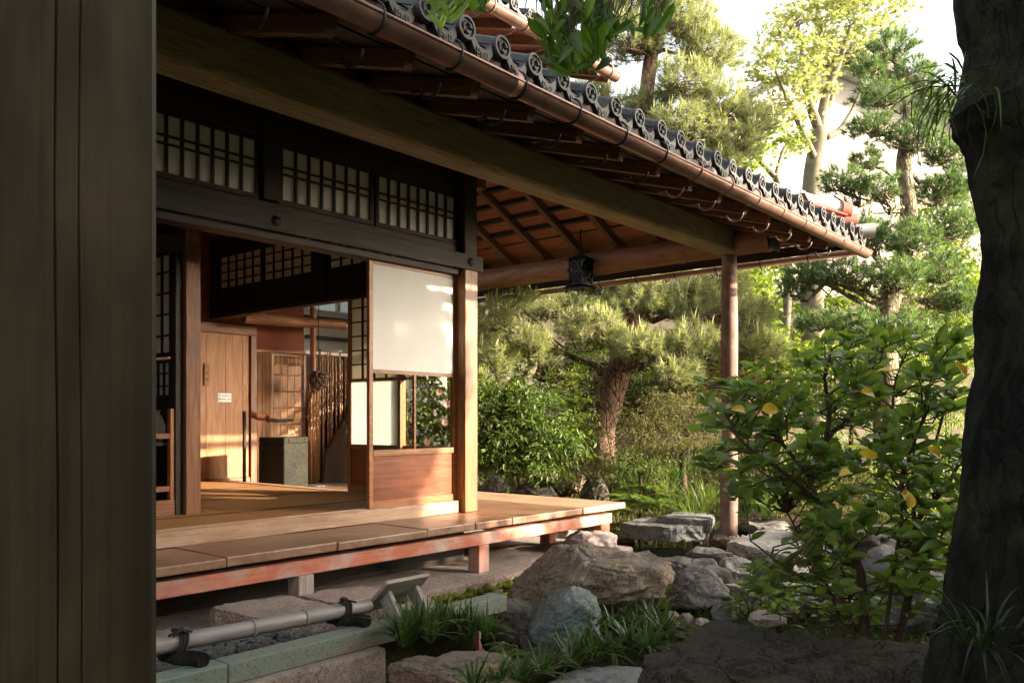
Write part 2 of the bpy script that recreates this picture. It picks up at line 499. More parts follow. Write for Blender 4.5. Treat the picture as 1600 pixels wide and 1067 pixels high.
def paper_mat():
    n = N('washi paper')
    co = n.obj_co()
    f = n.noise(co, 5, 5, 0.6)
    c = n.ramp(f, [(0.3, (0.73, 0.74, 0.74)), (0.7, (0.8, 0.81, 0.81))])
    n.set(col=c, rough=0.9, spec=0.1)
    tr = n.new('ShaderNodeBsdfTranslucent'); tr.inputs[0].default_value = (0.75, 0.66, 0.52, 1)
    mx = n.new('ShaderNodeMixShader'); mx.inputs[0].default_value = 0.3
    n.L(n.b.outputs[0], mx.inputs[1]); n.L(tr.outputs[0], mx.inputs[2]); n.L(mx.outputs[0], n.out.inputs[0])
    return n.m
M['paper'] = paper_mat()
M['paper_seam'] = plain('paper seam', (0.73, 0.72, 0.69), 0.9, 0.03, 8, 0.05)
def glass_mat():
    n = N('window glass')
    tr = n.new('ShaderNodeBsdfTransparent'); tr.inputs[0].default_value = (0.96, 0.98, 0.96, 1)
    gl = n.new('ShaderNodeBsdfGlossy'); gl.inputs['Roughness'].default_value = 0.02
    fr = n.new('ShaderNodeFresnel'); fr.inputs[0].default_value = 1.5
    mx = n.new('ShaderNodeMixShader')
    gb = n.new('ShaderNodeNewGeometry')
    n.L(n.math('MULTIPLY', fr.outputs[0], n.math('MULTIPLY', n.math('SUBTRACT', 1.0, gb.outputs['Backfacing']), 1.6)), mx.inputs[0]); n.L(tr.outputs[0], mx.inputs[1]); n.L(gl.outputs[0], mx.inputs[2])
    n.L(mx.outputs[0], n.out.inputs[0])
    return n.m
M['glass'] = glass_mat()
def frosted_mat():
    n = N('frosted glass')
    co = n.obj_co()
    n.set(col=n.ramp(n.noise(co, 6, 5, 0.6), [(0.3, (0.55, 0.58, 0.57)), (0.7, (0.7, 0.72, 0.7))]), rough=0.45)
    tr = n.new('ShaderNodeBsdfTranslucent'); tr.inputs[0].default_value = (0.8, 0.84, 0.82, 1)
    mx = n.new('ShaderNodeMixShader'); mx.inputs[0].default_value = 0.6
    n.L(n.b.outputs[0], mx.inputs[1]); n.L(tr.outputs[0], mx.inputs[2]); n.L(mx.outputs[0], n.out.inputs[0])
    return n.m
M['frosted'] = frosted_mat()
def copper_mat():
    n = N('brown copper gutter')
    co = n.obj_co()
    a = n.noise(co, 3, 6, 0.65, 0.4)
    c = n.ramp(a, [(0.3, (0.14, 0.075, 0.055)), (0.55, (0.25, 0.135, 0.1)), (0.75, (0.2, 0.125, 0.095))])
    b = n.noise(co, 14, 6, 0.75)
    c = n.mix(n.ramp(b, [(0.58, 0.0), (0.7, 0.7)]), c, (0.28, 0.22, 0.17))
    n.bump(b, 0.15, 0.003)
    return n.set(col=c, rough=n.ramp(b, [(0.3, 0.28), (0.7, 0.5)]), metal=0.45, spec=0.5)
M['copper'] = copper_mat()
def tile_mat():
    n = N('smoked roof tile')
    co = n.obj_co()
    a = n.noise(co, 7, 6, 0.65)
    c = n.ramp(a, [(0.3, (0.018, 0.018, 0.019)), (0.6, (0.042, 0.043, 0.043)), (0.8, (0.085, 0.08, 0.076))])
    n.bump(n.noise(co, 60, 4, 0.7), 0.25, 0.003)
    return n.set(col=c, rough=n.ramp(a, [(0.3, 0.45), (0.7, 0.65)]), spec=0.35, metal=0.0)
M['tile'] = tile_mat()
M['ridge_white'] = plain('pale ridge tile', (0.33, 0.32, 0.32), 0.5, 0.2, 9)
M['ridge_red'] = plain('red ridge end tile', (0.4, 0.085, 0.055), 0.5, 0.25, 9)
M['iron'] = plain('black iron', (0.02, 0.022, 0.024), 0.45, 0.3, 20, metal=0.7)
M['hook'] = plain('light brown gutter hook', (0.24, 0.17, 0.15), 0.5, 0.3, 20, metal=0.3)
M['rope'] = plain('black palm rope', (0.02, 0.018, 0.016), 0.9, 0.3, 40, 0.6)
M['wall_red'] = plain('red earth wall', (0.16, 0.045, 0.025), 0.9, 0.15, 12)
M['wall_dark'] = plain('dark clay wall', (0.11, 0.07, 0.05), 0.9, 0.25, 3, 0.3)
M['plaster'] = plain('white plaster', (0.38, 0.345, 0.325), 0.9, 0.05, 0.7, 0.1)
M['plaster_grey'] = plain('grey plaster', (0.5, 0.5, 0.48), 0.8, 0.15, 3)
def tatami_mat():
    n = N('tatami straw')
    co = n.obj_co((3, 300, 1))
    w = n.noise(co, 1.0, 3, 0.6)
    c = n.ramp(w, [(0.3, (0.25, 0.115, 0.042)), (0.7, (0.4, 0.2, 0.075))])
    n.bump(w, 0.2, 0.002)
    return n.set(col=c, rough=0.6, spec=0.3)
M['tatami'] = tatami_mat()
M['tatami_edge'] = plain('tatami border cloth', (0.12, 0.06, 0.026), 0.8)
def bamboo_strip(name, dark, light):
    n = N(name)
    co = n.obj_co((1, 1, 1), False)
    mp = n.new('ShaderNodeMapping'); mp.inputs['Scale'].default_value = (55, 55, 0.35); n.L(co, mp.inputs[0])
    v = n.new('ShaderNodeTexVoronoi'); n.L(mp.outputs[0], v.inputs['Vector']); v.inputs['Scale'].default_value = 1.0
    g = n.new('ShaderNodeSeparateColor'); n.L(v.outputs['Color'], g.inputs[0])
    f = n.math('ADD', n.math('MULTIPLY', g.outputs[0], 0.6), n.math('MULTIPLY', n.noise(co, 13, 5, 0.7), 0.4))
    c = n.ramp(f, [(0.15, dark), (0.8, light)])
    n.bump(n.noise(co, 120, 3, 0.6), 0.2, 0.003)
    return n.set(col=c, rough=0.5, spec=0.4)
M['screen_wood'] = wood('brown screen board', (0.2, 0.095, 0.045), (0.42, 0.22, 0.11), 0.55)
M['earth_wall'] = plain('weathered earth wall', (0.2, 0.165, 0.125), 0.95, 0.25, 3)
M['bamboo_brown'] = bamboo_strip('brown bamboo strips', (0.14, 0.065, 0.03), (0.5, 0.27, 0.14))
def bamboo_grey():
    n = N('silvery old bamboo')
    co = n.obj_co((0.6, 9, 9))
    f = n.noise(co, 2.2, 6, 0.6, 0.3)
    c = n.ramp(f, [(0.3, (0.14, 0.13, 0.13)), (0.5, (0.26, 0.235, 0.23)), (0.75, (0.25, 0.19, 0.15))])
    n.bump(n.noise(co, 20, 4, 0.6), 0.12, 0.003)
    return n.set(col=c, rough=0.42, spec=0.45)
M['bamboo'] = bamboo_grey()
def kerb_mat():
    n = N('green stained kerb stone')
    co = n.obj_co()
    a = n.noise(co, 2.4, 7, 0.65, 0.5)
    c = n.ramp(a, [(0.36, (0.26, 0.19, 0.14)), (0.47, (0.2, 0.215, 0.17)), (0.62, (0.17, 0.22, 0.185)), (0.75, (0.15, 0.24, 0.21))])
    f = n.noise(co, 75, 3, 0.8)
    c = n.mix(n.ramp(f, [(0.36, 0.6), (0.45, 0.0)]), c, (0.05, 0.045, 0.04))
    n.bump(n.math('ADD', f, a), 0.5, 0.008)
    return n.set(col=c, rough=0.85, spec=0.25)
M['kerb'] = kerb_mat()
M['concrete'] = rock_mat('pinkish old concrete', [(0.2, 0.14, 0.11), (0.29, 0.215, 0.175), (0.36, 0.28, 0.24)], 0.5, 0.1, 0.3, 1.2)
M['granite'] = rock_mat('pink granite slab', [(0.19, 0.12, 0.10), (0.29, 0.2, 0.165), (0.36, 0.26, 0.22)], 1.0, 0.0, 0.0, 1.0)
M['granite_grey'] = rock_mat('grey granite slab', [(0.18, 0.155, 0.138), (0.275, 0.25, 0.23), (0.34, 0.315, 0.295)], 1.0, 0.15, 0.0, 1.0)
M['rock_brown'] = rock_mat('brown boulder', [(0.12, 0.08, 0.05), (0.22, 0.155, 0.1), (0.3, 0.225, 0.165)], 0.8, 0.25, 0.6, 1.0)
M['rock_red'] = rock_mat('reddish flat rock', [(0.12, 0.07, 0.05), (0.19, 0.115, 0.082), (0.25, 0.165, 0.125)], 0.6, 0.25, 0.9, 1.1, moss_col=(0.06, 0.065, 0.02))
M['rock_teal'] = rock_mat('blue green rock', [(0.09, 0.115, 0.11), (0.155, 0.195, 0.185), (0.22, 0.265, 0.25)], 0.4, 0.0, 1.0, 1.4, 0.35)
M['rock_dark'] = rock_mat('dark mossy rock', [(0.055, 0.045, 0.038), (0.1, 0.085, 0.072), (0.15, 0.13, 0.11)], 0.6, 0.3, 0.5, 1.0)
M['rock_grey'] = rock_mat('grey rock', [(0.075, 0.067, 0.06), (0.14, 0.127, 0.117), (0.21, 0.197, 0.187)], 0.7, 0.12, 0.5, 1.2, 0.15)
M['rock_pale'] = rock_mat('pale rock', [(0.2, 0.18, 0.155), (0.3, 0.275, 0.245), (0.38, 0.35, 0.32)], 0.5, 0.12, 0.5, 1.3, 0.2)
M['rock_pink'] = rock_mat('pink rock', [(0.33, 0.22, 0.18), (0.45, 0.32, 0.28), (0.54, 0.42, 0.38)], 0.6, 0.05, 0.4, 1.3, 0.2)
M['rock_near'] = rock_mat('dark volcanic boulder', [(0.016, 0.012, 0.009), (0.04, 0.031, 0.023), (0.075, 0.06, 0.044)], 0.8, 0.6, 1.0, 1.2, moss_col=(0.1, 0.078, 0.035))
M['rock_blue'] = rock_mat('blue grey slate', [(0.1, 0.105, 0.105), (0.17, 0.178, 0.178), (0.24, 0.25, 0.25)], 0.5, 0.15, 0.6, 1.3, 0.2)
M['pebble'] = rock_mat('dark blue pebble', [(0.06, 0.065, 0.072), (0.13, 0.137, 0.15), (0.25, 0.25, 0.25)], 0.3, 0, 0, 9)
def soil_mat():
    n = N('garden soil and moss')
    co = n.geo_co()
    a = n.noise(co, 1.3, 7, 0.65, 0.3)
    f = n.noise(co, 45, 6, 0.8)
    soil = n.ramp(f, [(0.3, (0.035, 0.026, 0.018)), (0.7, (0.11, 0.08, 0.055))])
    moss = n.ramp(f, [(0.3, (0.025, 0.035, 0.008)), (0.7, (0.085, 0.105, 0.022))])
    c = n.mix(n.ramp(a, [(0.42, 0.0), (0.56, 1.0)]), soil, moss)
    n.bump(n.math('ADD', f, n.noise(co, 160, 3, 0.7)), 0.8, 0.02)
    return n.set(col=c, rough=0.95, spec=0.15)
M['soil'] = soil_mat()
def water_mat():
    n = N('dark pond water')
    co = n.geo_co()
    n.bump(n.noise(co, 7, 2, 0.5), 0.08, 0.01)
    return n.set(col=(0.012, 0.014, 0.007), rough=0.03, spec=0.6, ior=1.33)
M['water'] = water_mat()
M['moss'] = leaf_mat('bright moss', (0.07, 0.09, 0.012), (0.16, 0.17, 0.025), 0.2, 0.9, 0.1)
M['needle_pine'] = leaf_mat('pine needles', (0.14, 0.16, 0.09), (0.29, 0.30, 0.18), 0.4, 0.45, 0.4)
M['candle'] = leaf_mat('pine candles', (0.34, 0.34, 0.19), (0.48, 0.45, 0.28), 0.3, 0.6, 0.2)
M['needle_dark'] = leaf_mat('black pine needles', (0.045, 0.085, 0.035), (0.13, 0.19, 0.075), 0.3, 0.45, 0.4)
M['maple'] = leaf_mat('yellow green maple leaves', (0.2, 0.26, 0.09), (0.42, 0.40, 0.19), 0.45, 0.6, 0.2, (1.2, 1.25, 0.8))
M['maple_green'] = leaf_mat('fresh green maple leaves', (0.09, 0.14, 0.025), (0.2, 0.24, 0.05), 0.45, 0.55, 0.3)
M['shrub'] = leaf_mat('deep green shrub leaves', (0.03, 0.06, 0.012), (0.1, 0.145, 0.03), 0.35, 0.5, 0.35)
M['shrub_light'] = leaf_mat('light green shrub leaves', (0.07, 0.11, 0.02), (0.18, 0.22, 0.05), 0.4, 0.5, 0.35)
M['laceleaf'] = leaf_mat('bronze laceleaf', (0.11, 0.065, 0.025), (0.22, 0.14, 0.055), 0.4, 0.6, 0.2, (1.5, 1.2, 0.6))
M['laceleaf_green'] = leaf_mat('olive laceleaf', (0.095, 0.1, 0.04), (0.19, 0.18, 0.08), 0.35, 0.6, 0.2, (1.3, 1.25, 0.8))
M['laceleaf_red'] = leaf_mat('red laceleaf', (0.12, 0.055, 0.032), (0.21, 0.105, 0.06), 0.3, 0.6, 0.2, (1.3, 1.0, 0.7))
M['grass_shade'] = leaf_mat('deep shade grass', (0.01, 0.02, 0.006), (0.035, 0.055, 0.018), 0.25, 0.5, 0.3)  # darker copy of the grass, shade put into its colour
M['fern'] = leaf_mat('fern fronds', (0.06, 0.105, 0.02), (0.15, 0.21, 0.04), 0.4, 0.55, 0.3)
M['fern_dark'] = leaf_mat('shaded fern fronds', (0.045, 0.075, 0.02), (0.1, 0.14, 0.04), 0.35, 0.55, 0.3)  # darker copy of the fern green with shade put into the colour
M['grass'] = leaf_mat('strappy dark grass', (0.025, 0.055, 0.014), (0.085, 0.135, 0.04), 0.3, 0.4, 0.45)
M['grass_light'] = leaf_mat('light strappy grass', (0.06, 0.1, 0.03), (0.17, 0.21, 0.07), 0.35, 0.45, 0.4)
M['bush_leaf'] = leaf_mat('glossy bush leaf', (0.085, 0.135, 0.03), (0.22, 0.3, 0.075), 0.5, 0.32, 0.45, (1.4, 1.5, 0.6), objrand=True)
M['bush_leaf_a'] = leaf_mat('glossy bush leaf mass', (0.085, 0.135, 0.03), (0.22, 0.3, 0.075), 0.5, 0.32, 0.45, (1.4, 1.5, 0.6))
M['yellow_leaf'] = leaf_mat('yellow bush leaf', (0.62, 0.42, 0.03), (0.7, 0.5, 0.05), 0.35, 0.4, 0.4, (1.2, 1.0, 0.3), objrand=True)
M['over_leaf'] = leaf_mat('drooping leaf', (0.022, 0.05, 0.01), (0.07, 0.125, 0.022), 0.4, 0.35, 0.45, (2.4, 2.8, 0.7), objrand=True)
M['over_leaf_lit'] = leaf_mat('lit drooping leaf', (0.1, 0.17, 0.03), (0.17, 0.25, 0.05), 0.5, 0.4, 0.4, (2.0, 2.2, 0.6), objrand=True)  # lighter copy of the drooping leaf, light put into its colour
M['crown_leaf'] = leaf_mat('evergreen crown', (0.02, 0.045, 0.01), (0.07, 0.11, 0.025), 0.3, 0.4, 0.4)
M['bark_pine'] = bark_mat('red pine bark', (0.08, 0.044, 0.032), (0.18, 0.108, 0.082), 1.0)
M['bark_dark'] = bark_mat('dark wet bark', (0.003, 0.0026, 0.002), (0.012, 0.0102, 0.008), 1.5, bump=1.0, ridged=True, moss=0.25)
M['bark_grey'] = bark_mat('grey maple bark', (0.13, 0.11, 0.085), (0.27, 0.235, 0.185), 1.0, plates=False, bump=0.4, moss=0.3)
M['bark_black'] = bark_mat('black pine bark', (0.09, 0.07, 0.05), (0.23, 0.19, 0.13), 1.2, moss=0.5)
M['twig'] = bark_mat('brown twig', (0.055, 0.037, 0.025), (0.14, 0.095, 0.062), 3.0, plates=False, bump=0.3)
M['twig_light'] = bark_mat('pale twig', (0.17, 0.12, 0.08), (0.32, 0.25, 0.18), 3.0, plates=False, bump=0.3)
M['paper_sign'] = plain('printed white paper', (0.8, 0.79, 0.77), 0.8, 0.02)
M['ink'] = plain('black ink', (0.02, 0.02, 0.02), 0.8, 0.02)
M['ceramic'] = plain('woven brown ball', (0.09, 0.06, 0.045), 0.55, 0.3, 20)
M['basin'] = rock_mat('dark stone basin', [(0.007, 0.007, 0.006), (0.016, 0.016, 0.012), (0.035, 0.032, 0.02)], 0.3, 0.3, 0.2, 1.5)
# ------------------------------------------------------------------ ground, water, gravel
def smoothstep(a, b, x):
    t = np.clip((x - a) / (b - a), 0, 1); return t * t * (3 - 2 * t)
def ground_z(X, Y):
    X = np.asarray(X, float); Y = np.asarray(Y, float)
    d = X * FW[0] + Y * FW[1]; l = X * RT[0] + Y * RT[1]
    z = -0.64 + 0.06 * np.sin(X * 2.1 + 1) * np.cos(Y * 1.7)
    z = z + 0.12 * smoothstep(1.2, 2.6, l) * (1 - smoothstep(7, 8, d))
    # pond and channel
    pond = smoothstep(3.1, 3.6, X) * smoothstep(2.95, 3.25, Y) * (1 - smoothstep(8.2, 9.2, X)) * (1 - smoothstep(5.6, 6.6, Y))
    z = z - 0.28 * pond
    # bank and mound beyond the pond
    bank = smoothstep(8.6, 10.2, d) * smoothstep(5.5, 7.0, X)
    z = z + bank * (0.42 + 0.10 * np.sin(X * 1.3) * np.cos(Y * 1.1))
    mound = np.exp(-(((X - 9.6) / 1.6) ** 2 + ((Y - 5.6) / 1.5) ** 2))
    z = z + 0.42 * mound
    z = z + 0.35 * smoothstep(11, 15, d)
    return z
def build_ground():
    xs = np.concatenate([np.linspace(-150, -4, 8), np.linspace(-3, 18, 106), np.linspace(22, 200, 9)])
    ys = np.concatenate([np.linspace(-150, -6, 8), np.linspace(-5, 18, 116), np.linspace(22, 200, 9)])
    X, Y = np.meshgrid(xs, ys)
    Z = ground_z(X, Y)
    # under the house the soil stays below the pad
    inside = (X < 6.3) & (Y > 3.7) & (X > -60) & (Y < 60)
    Z = np.where(inside, -0.55, Z)
    V = np.stack([X.ravel(), Y.ravel(), Z.ravel()], 1)
    ny, nx = X.shape
    i = np.arange(ny * nx).reshape(ny, nx)
    F = np.stack([i[:-1, :-1], i[:-1, 1:], i[1:, 1:], i[1:, :-1]], -1).reshape(-1, 4)
    obj('ground', np_mesh('ground', V, F, M['soil'], True), kind='structure', label='dark garden soil with patches of moss under the rocks and plants', cat='ground')
build_ground()
w = MB()
w.prism([(3.0, 3.0), (9.4, 3.0), (9.4, 6.6), (3.0, 6.6)], -0.9, -0.56)
w.build('pond_water', M['water'], kind='structure', label='still dark pond water running under the stone bridge', cat='pond')

# ------------------------------------------------------------------ the tea house
HOUSE = root('tea_house', (4.66, 4.4, -0.39), 'old wooden tea house with a raised deck, sliding paper doors and grey tiled eaves', 'house')
H = HOUSE
FY = 4.40          # facade plane
FLOOR = 0.05
# pad under the deck
slab('foundation_slab', (-2.5, 3.74, -0.75), (6.0, 8.5, -0.39), M['concrete'], H, bevel=0.02)

# deck planks
joints = [-1.9, -1.2, -0.5, 0.2, 0.92, 1.62, 2.326, 3.03, 3.742, 4.2, 4.587]
for a, b in zip(joints[:-1], joints[1:]):
    slab('deck_plank', (a + 0.003, 3.87 + random.uniform(-0.006, 0.006), -0.083), (b - 0.003, FY - 0.002, -0.033 + random.uniform(-0.003, 0.003)), M['deck'], H, 'y', 0.007)
for (a, b, y0, y1, m) in [(4.587, 5.45, 3.87, 5.25, 'deck'), (5.45, 6.07, 3.865, 5.25, 'deck_lit'), (4.66, 5.3, 5.256, 6.4, 'deck_lit'), (5.3, 6.06, 5.256, 6.4, 'deck_lit'), (4.66, 5.3, 6.406, 7.6, 'deck'), (5.3, 6.06, 6.406, 7.2, 'deck')]:
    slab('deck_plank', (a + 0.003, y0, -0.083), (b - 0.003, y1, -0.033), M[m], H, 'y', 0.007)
# red edge beam and posts
bar('deck_beam', (-2, 3.955, -0.157), (5.93, 3.955, -0.157), 0.09, 0.085, M['bengara'], H, bevel=0.006)
bar('deck_beam', (5.87, 4.02, -0.157), (5.87, 7.2, -0.157), 0.09, 0.085, M['bengara'], H, bevel=0.006)
for x in (1.3, 2.79, 4.27):
    bar('deck_post', (x + 0.05, 3.955, -0.39), (x + 0.05, 3.955, -0.2), 0.105, 0.105, M['grey_post'] if x < 4 else M['bengara'], H, up=(0, 1, 0), bevel=0.006)
bar('deck_post', (5.83, 3.97, -0.36), (5.83, 3.97, -0.2), 0.13, 0.12, M['bengara'], H, up=(0, 1, 0), bevel=0.006)
bar('deck_post', (5.62, 4.35, -0.39), (5.62, 4.35, -0.087), 0.1, 0.1, M['bengara'], H, up=(0, 1, 0), bevel=0.006)
for x in (0.5, 2.0, 3.5, 4.9):
    bar('deck_joist', (x, 4.01, -0.125), (x, 6.5, -0.125), 0.07, 0.08, M['facade'], H)
# dark board closing the space under the room, set forward to deepen the shade
slab('underfloor_board', (-2.4, 4.36, -0.388), (4.6, 4.38, -0.09), M['facade'], H)

# sill, tatami floor
bar('door_sill', (-2.4, FY + 0.06, 0.013), (4.585, FY + 0.06, 0.013), 0.13, 0.09, M['sill'], H)
for y, z in ((FY + 0.035, 0.0605), (FY + 0.075, 0.0605)):
    bar('sill_rail', (-2.4, y, z), (3.72, y, z), 0.012, 0.006, M['sill'], H, bevel=0)
slab('subfloor', (-2.4, FY + 0.13, -0.085), (4.54, 8.0, 0.02), M['facade'], H)
my = [FY + 0.13, 5.03, 5.93, 6.83, 7.85]
mx = [-2.3, -0.5, 1.3, 3.1, 4.53]
for j in range(4):
    for i in range(4):
        x0, x1 = mx[i], mx[i+1]; y0, y1 = my[j], my[j+1]
        mt = slab('tatami_mat', (x0 + .002, y0 + .032, 0.022), (x1 - .002, y1 - .032, 0.05), M['tatami'], H, 'x', 0.004)
        for yy in (y0 + 0.0165, y1 - 0.0165):
            slab('mat_border', (x0 + .002, yy - 0.013, 0.022), (x1 - .002, yy + 0.013, 0.0505), M['tatami_edge'], mt, 'x', 0)

# facade: corner pillar, lintels, ranma lattice windows
slab('corner_pillar', (4.598, FY - 0.055, -0.031), (4.735, FY + 0.085, 1.80), M['pillar'], H, 'z', 0.006)
slab('upper_pillar', (4.60, FY - 0.05, 1.802), (4.733, FY + 0.085, 2.7), M['facade'], H, 'z', 0.006)
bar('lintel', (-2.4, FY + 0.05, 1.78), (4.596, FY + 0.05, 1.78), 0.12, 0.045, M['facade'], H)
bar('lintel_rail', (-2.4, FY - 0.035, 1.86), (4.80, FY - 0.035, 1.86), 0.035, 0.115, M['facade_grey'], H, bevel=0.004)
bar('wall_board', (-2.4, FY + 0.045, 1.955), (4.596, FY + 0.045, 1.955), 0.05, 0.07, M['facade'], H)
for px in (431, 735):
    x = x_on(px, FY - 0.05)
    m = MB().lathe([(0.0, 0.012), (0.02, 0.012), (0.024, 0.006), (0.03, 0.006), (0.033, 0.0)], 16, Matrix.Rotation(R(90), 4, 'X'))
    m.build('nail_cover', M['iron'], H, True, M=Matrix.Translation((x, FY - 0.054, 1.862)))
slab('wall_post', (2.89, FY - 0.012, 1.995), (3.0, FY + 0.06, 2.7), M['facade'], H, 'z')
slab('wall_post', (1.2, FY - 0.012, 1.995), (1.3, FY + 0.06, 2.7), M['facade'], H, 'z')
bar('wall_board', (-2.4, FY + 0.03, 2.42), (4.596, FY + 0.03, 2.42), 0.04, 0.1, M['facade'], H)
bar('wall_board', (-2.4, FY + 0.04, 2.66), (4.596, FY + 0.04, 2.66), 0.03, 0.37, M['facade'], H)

def lattice(name, M0, w, h, cols, rails, bar_w=0.017, parent=H, frame=0.03, mat=None, rail_w=0.012, paper='paper', depth=0.026):
    """framed lattice window: local X across, Z up, Y = into the room; origin bottom left"""
    mat = mat or M['facade']
    f = MB()
    f.box2((0, 0, 0), (frame, depth, h)); f.box2((w - frame, 0, 0), (w, depth, h))
    f.box2((frame, 0, 0), (w - frame, depth, frame)); f.box2((frame, 0, h - frame), (w - frame, depth, h))
    fr = f.build(name, mat, parent, M=M0)
    p = MB().box2((frame * 0.6, depth * 0.72, frame * 0.6), (w - frame * 0.6, depth * 0.72 + 0.002, h - frame * 0.6))
    p.build('paper_panel', M[paper], fr, M=M0)
    vm = MB().box2((-bar_w / 2, 0.002, frame), (bar_w / 2, depth * 0.68, h - frame)).mesh('lattice_bar', mat)
    for k in range(1, cols):
        obj('lattice_bar', vm, M0 @ Matrix.Translation((frame + (w - 2 * frame) * k / cols, 0, 0)), fr)
    hm = MB().box2((frame, 0.004, -rail_w / 2), (w - frame, depth * 0.62, rail_w / 2)).mesh('lattice_rail', mat)
    for z in rails:
        obj('lattice_rail', hm, M0 @ Matrix.Translation((0, 0, z)), fr)
    return fr
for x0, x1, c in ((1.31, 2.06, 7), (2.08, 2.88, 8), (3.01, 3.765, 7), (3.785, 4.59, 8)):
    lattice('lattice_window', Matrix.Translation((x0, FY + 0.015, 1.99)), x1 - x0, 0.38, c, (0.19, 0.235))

# sliding door with paper, glass and board
def sliding_door(Mx, w=0.86, glass=('glass', 'glass'), muntin=True):
    """local X across, Z up (0..1.715), Y thickness; the lattice is on the +Y side"""
    st = 0.034; T = 0.03; Ht = 1.71
    dm = M['door']
    f = MB()
    f.box2((0, 0, 0), (st, T, Ht)); f.box2((w - st, 0, 0), (w, T, Ht))
    d = f.build('sliding_door', dm, H, M=Mx)
    add_bevel(d, 0.003)
    def rail(name, z0, z1, m=dm, x0=st, x1=w - st, y0=0.002, y1=T - 0.002):
        b = MB().box2((-(x1 - x0) / 2, y0, z0), ((x1 - x0) / 2, y1, z1))
        return b.build(name, m, d, M=Mx @ Matrix.Translation(((x0 + x1) / 2, 0, 0)))
    rail('rail', 0, 0.05); rail('rail', 0.36, 0.4, M['pillar'], y0=-0.003); rail('rail', 0.93, 0.955, M['pillar']); rail('rail', Ht - 0.035, Ht)
    rail('wood_panel', 0.05, 0.36, M['door_panel'], y0=0.012, y1=0.02)
    rail('paper_panel', 0.95, Ht - 0.03, M['paper'], y0=0.006, y1=0.008)
    for k in (1, 2, 3):
        x = st + (w - 2 * st) * k / 4
        rail('paper_seam', 0.957, Ht - 0.037, M['paper_seam'], x - 0.004, x + 0.004, 0.0055, 0.0059)
    for k in range(1, 6):
        z = 0.955 + (Ht - 0.99) * k / 6
        rail('paper_seam', z - 0.004, z + 0.004, M['paper_seam'], st + 0.002, w - st - 0.002, 0.0052, 0.0058)
    if muntin:
        rail('muntin', 0.4, 0.93, M['pillar'], w / 2 - 0.009, w / 2 + 0.009, 0.004, T - 0.004)
        rail('glass_pane', 0.4, 0.93, M[glass[0]], st, w / 2 - 0.009, 0.013, 0.016)
        rail('glass_pane', 0.4, 0.93, M[glass[1]], w / 2 + 0.009, w - st, 0.013, 0.016)
    else:
        rail('glass_pane', 0.4, 0.93, M[glass[0]], st, w - st, 0.013, 0.016)
    nc, nr = 4, 6
    for k in range(1, nc):
        x = st + (w - 2 * st) * k / nc
        rail('lattice_bar', 0.956, Ht - 0.036, M['dark_int'], x - 0.006, x + 0.006, 0.009, T - 0.004)
    for k in range(1, nr):
        z = 0.955 + (Ht - 0.035 - 0.955) * k / nr
        rail('lattice_rail', z - 0.005, z + 0.005, M['dark_int'], y0=0.009, y1=T - 0.006)
    return d
sliding_door(Matrix.Translation((3.738, FY + 0.03, 0.058)), 0.858)

# side wall (x = 4.6): threshold, header, sliding doors seen from inside
SX = 4.60
slab('threshold', (SX - 0.06, FY + 0.09, -0.03), (SX + 0.05, 7.88, 0.056), M['sill'], H, 'y')
slab('lintel', (SX - 0.055, FY + 0.09, 1.69), (SX + 0.045, 7.88, 1.735), M['facade'], H, 'y')
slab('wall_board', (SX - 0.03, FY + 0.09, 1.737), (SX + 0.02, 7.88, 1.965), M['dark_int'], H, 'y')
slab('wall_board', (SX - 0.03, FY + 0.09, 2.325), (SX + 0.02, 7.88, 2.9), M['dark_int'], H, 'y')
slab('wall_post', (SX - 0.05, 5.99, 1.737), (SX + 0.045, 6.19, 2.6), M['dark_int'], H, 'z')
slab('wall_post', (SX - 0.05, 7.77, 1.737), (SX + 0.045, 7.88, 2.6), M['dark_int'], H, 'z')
Rz90 = Matrix.Rotation(R(90), 4, 'Z')
Rzm = Matrix.Rotation(R(-90), 4, 'Z')
for y0, y1 in ((7.0, 7.76), (6.2, 6.985), (5.2, 5.985), (4.5, 5.185)):
    # local X runs toward -Y so that the lattice side faces the room (-X)
    lattice('lattice_window', Matrix.Translation((SX - 0.02, y1, 1.967)) @ Rzm, y1 - y0, 0.356, 5, (0.09, 0.178, 0.267), 0.014, frame=0.022, mat=M['dark_int'])
# doors: the lattice side (+Y local) must face -X: rotate +90 about Z -> local Y = -X, local X = +Y
sliding_door(Matrix.Translation((SX + 0.012, 5.05, 0.058)) @ Rz90, 0.665, glass=('frosted',), muntin=False)
sliding_door(Matrix.Translation((SX + 0.046, 4.49, 0.058)) @ Rz90, 0.60, glass=('glass',), muntin=False)

# interior pillar, ceiling, back walls
slab('inner_pillar', (2.80, 5.14, 0.05), (2.905, 5.25, 2.4), M['int_pillar'], H, 'z', 0.005)
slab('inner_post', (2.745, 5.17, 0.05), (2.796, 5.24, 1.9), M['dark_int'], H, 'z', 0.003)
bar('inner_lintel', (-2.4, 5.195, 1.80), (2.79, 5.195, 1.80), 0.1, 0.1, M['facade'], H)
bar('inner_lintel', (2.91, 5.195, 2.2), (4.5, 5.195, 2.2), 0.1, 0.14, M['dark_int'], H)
for k in range(14):
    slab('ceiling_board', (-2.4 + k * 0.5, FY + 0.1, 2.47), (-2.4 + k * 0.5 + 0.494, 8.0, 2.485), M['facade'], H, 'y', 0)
slab('back_wall', (-2.4, 7.9, -0.1), (4.12, 7.95, 2.9), M['wall_dark'], H, 'x')
slab('end_wall', (-2.45, FY, -0.1), (-2.4, 8.0, 2.9), M['wall_dark'], H, 'y')
slab('front_board', (-2.4, FY + 0.09, 0.06), (0.9, FY + 0.12, 1.755), M['facade'], H, 'x')
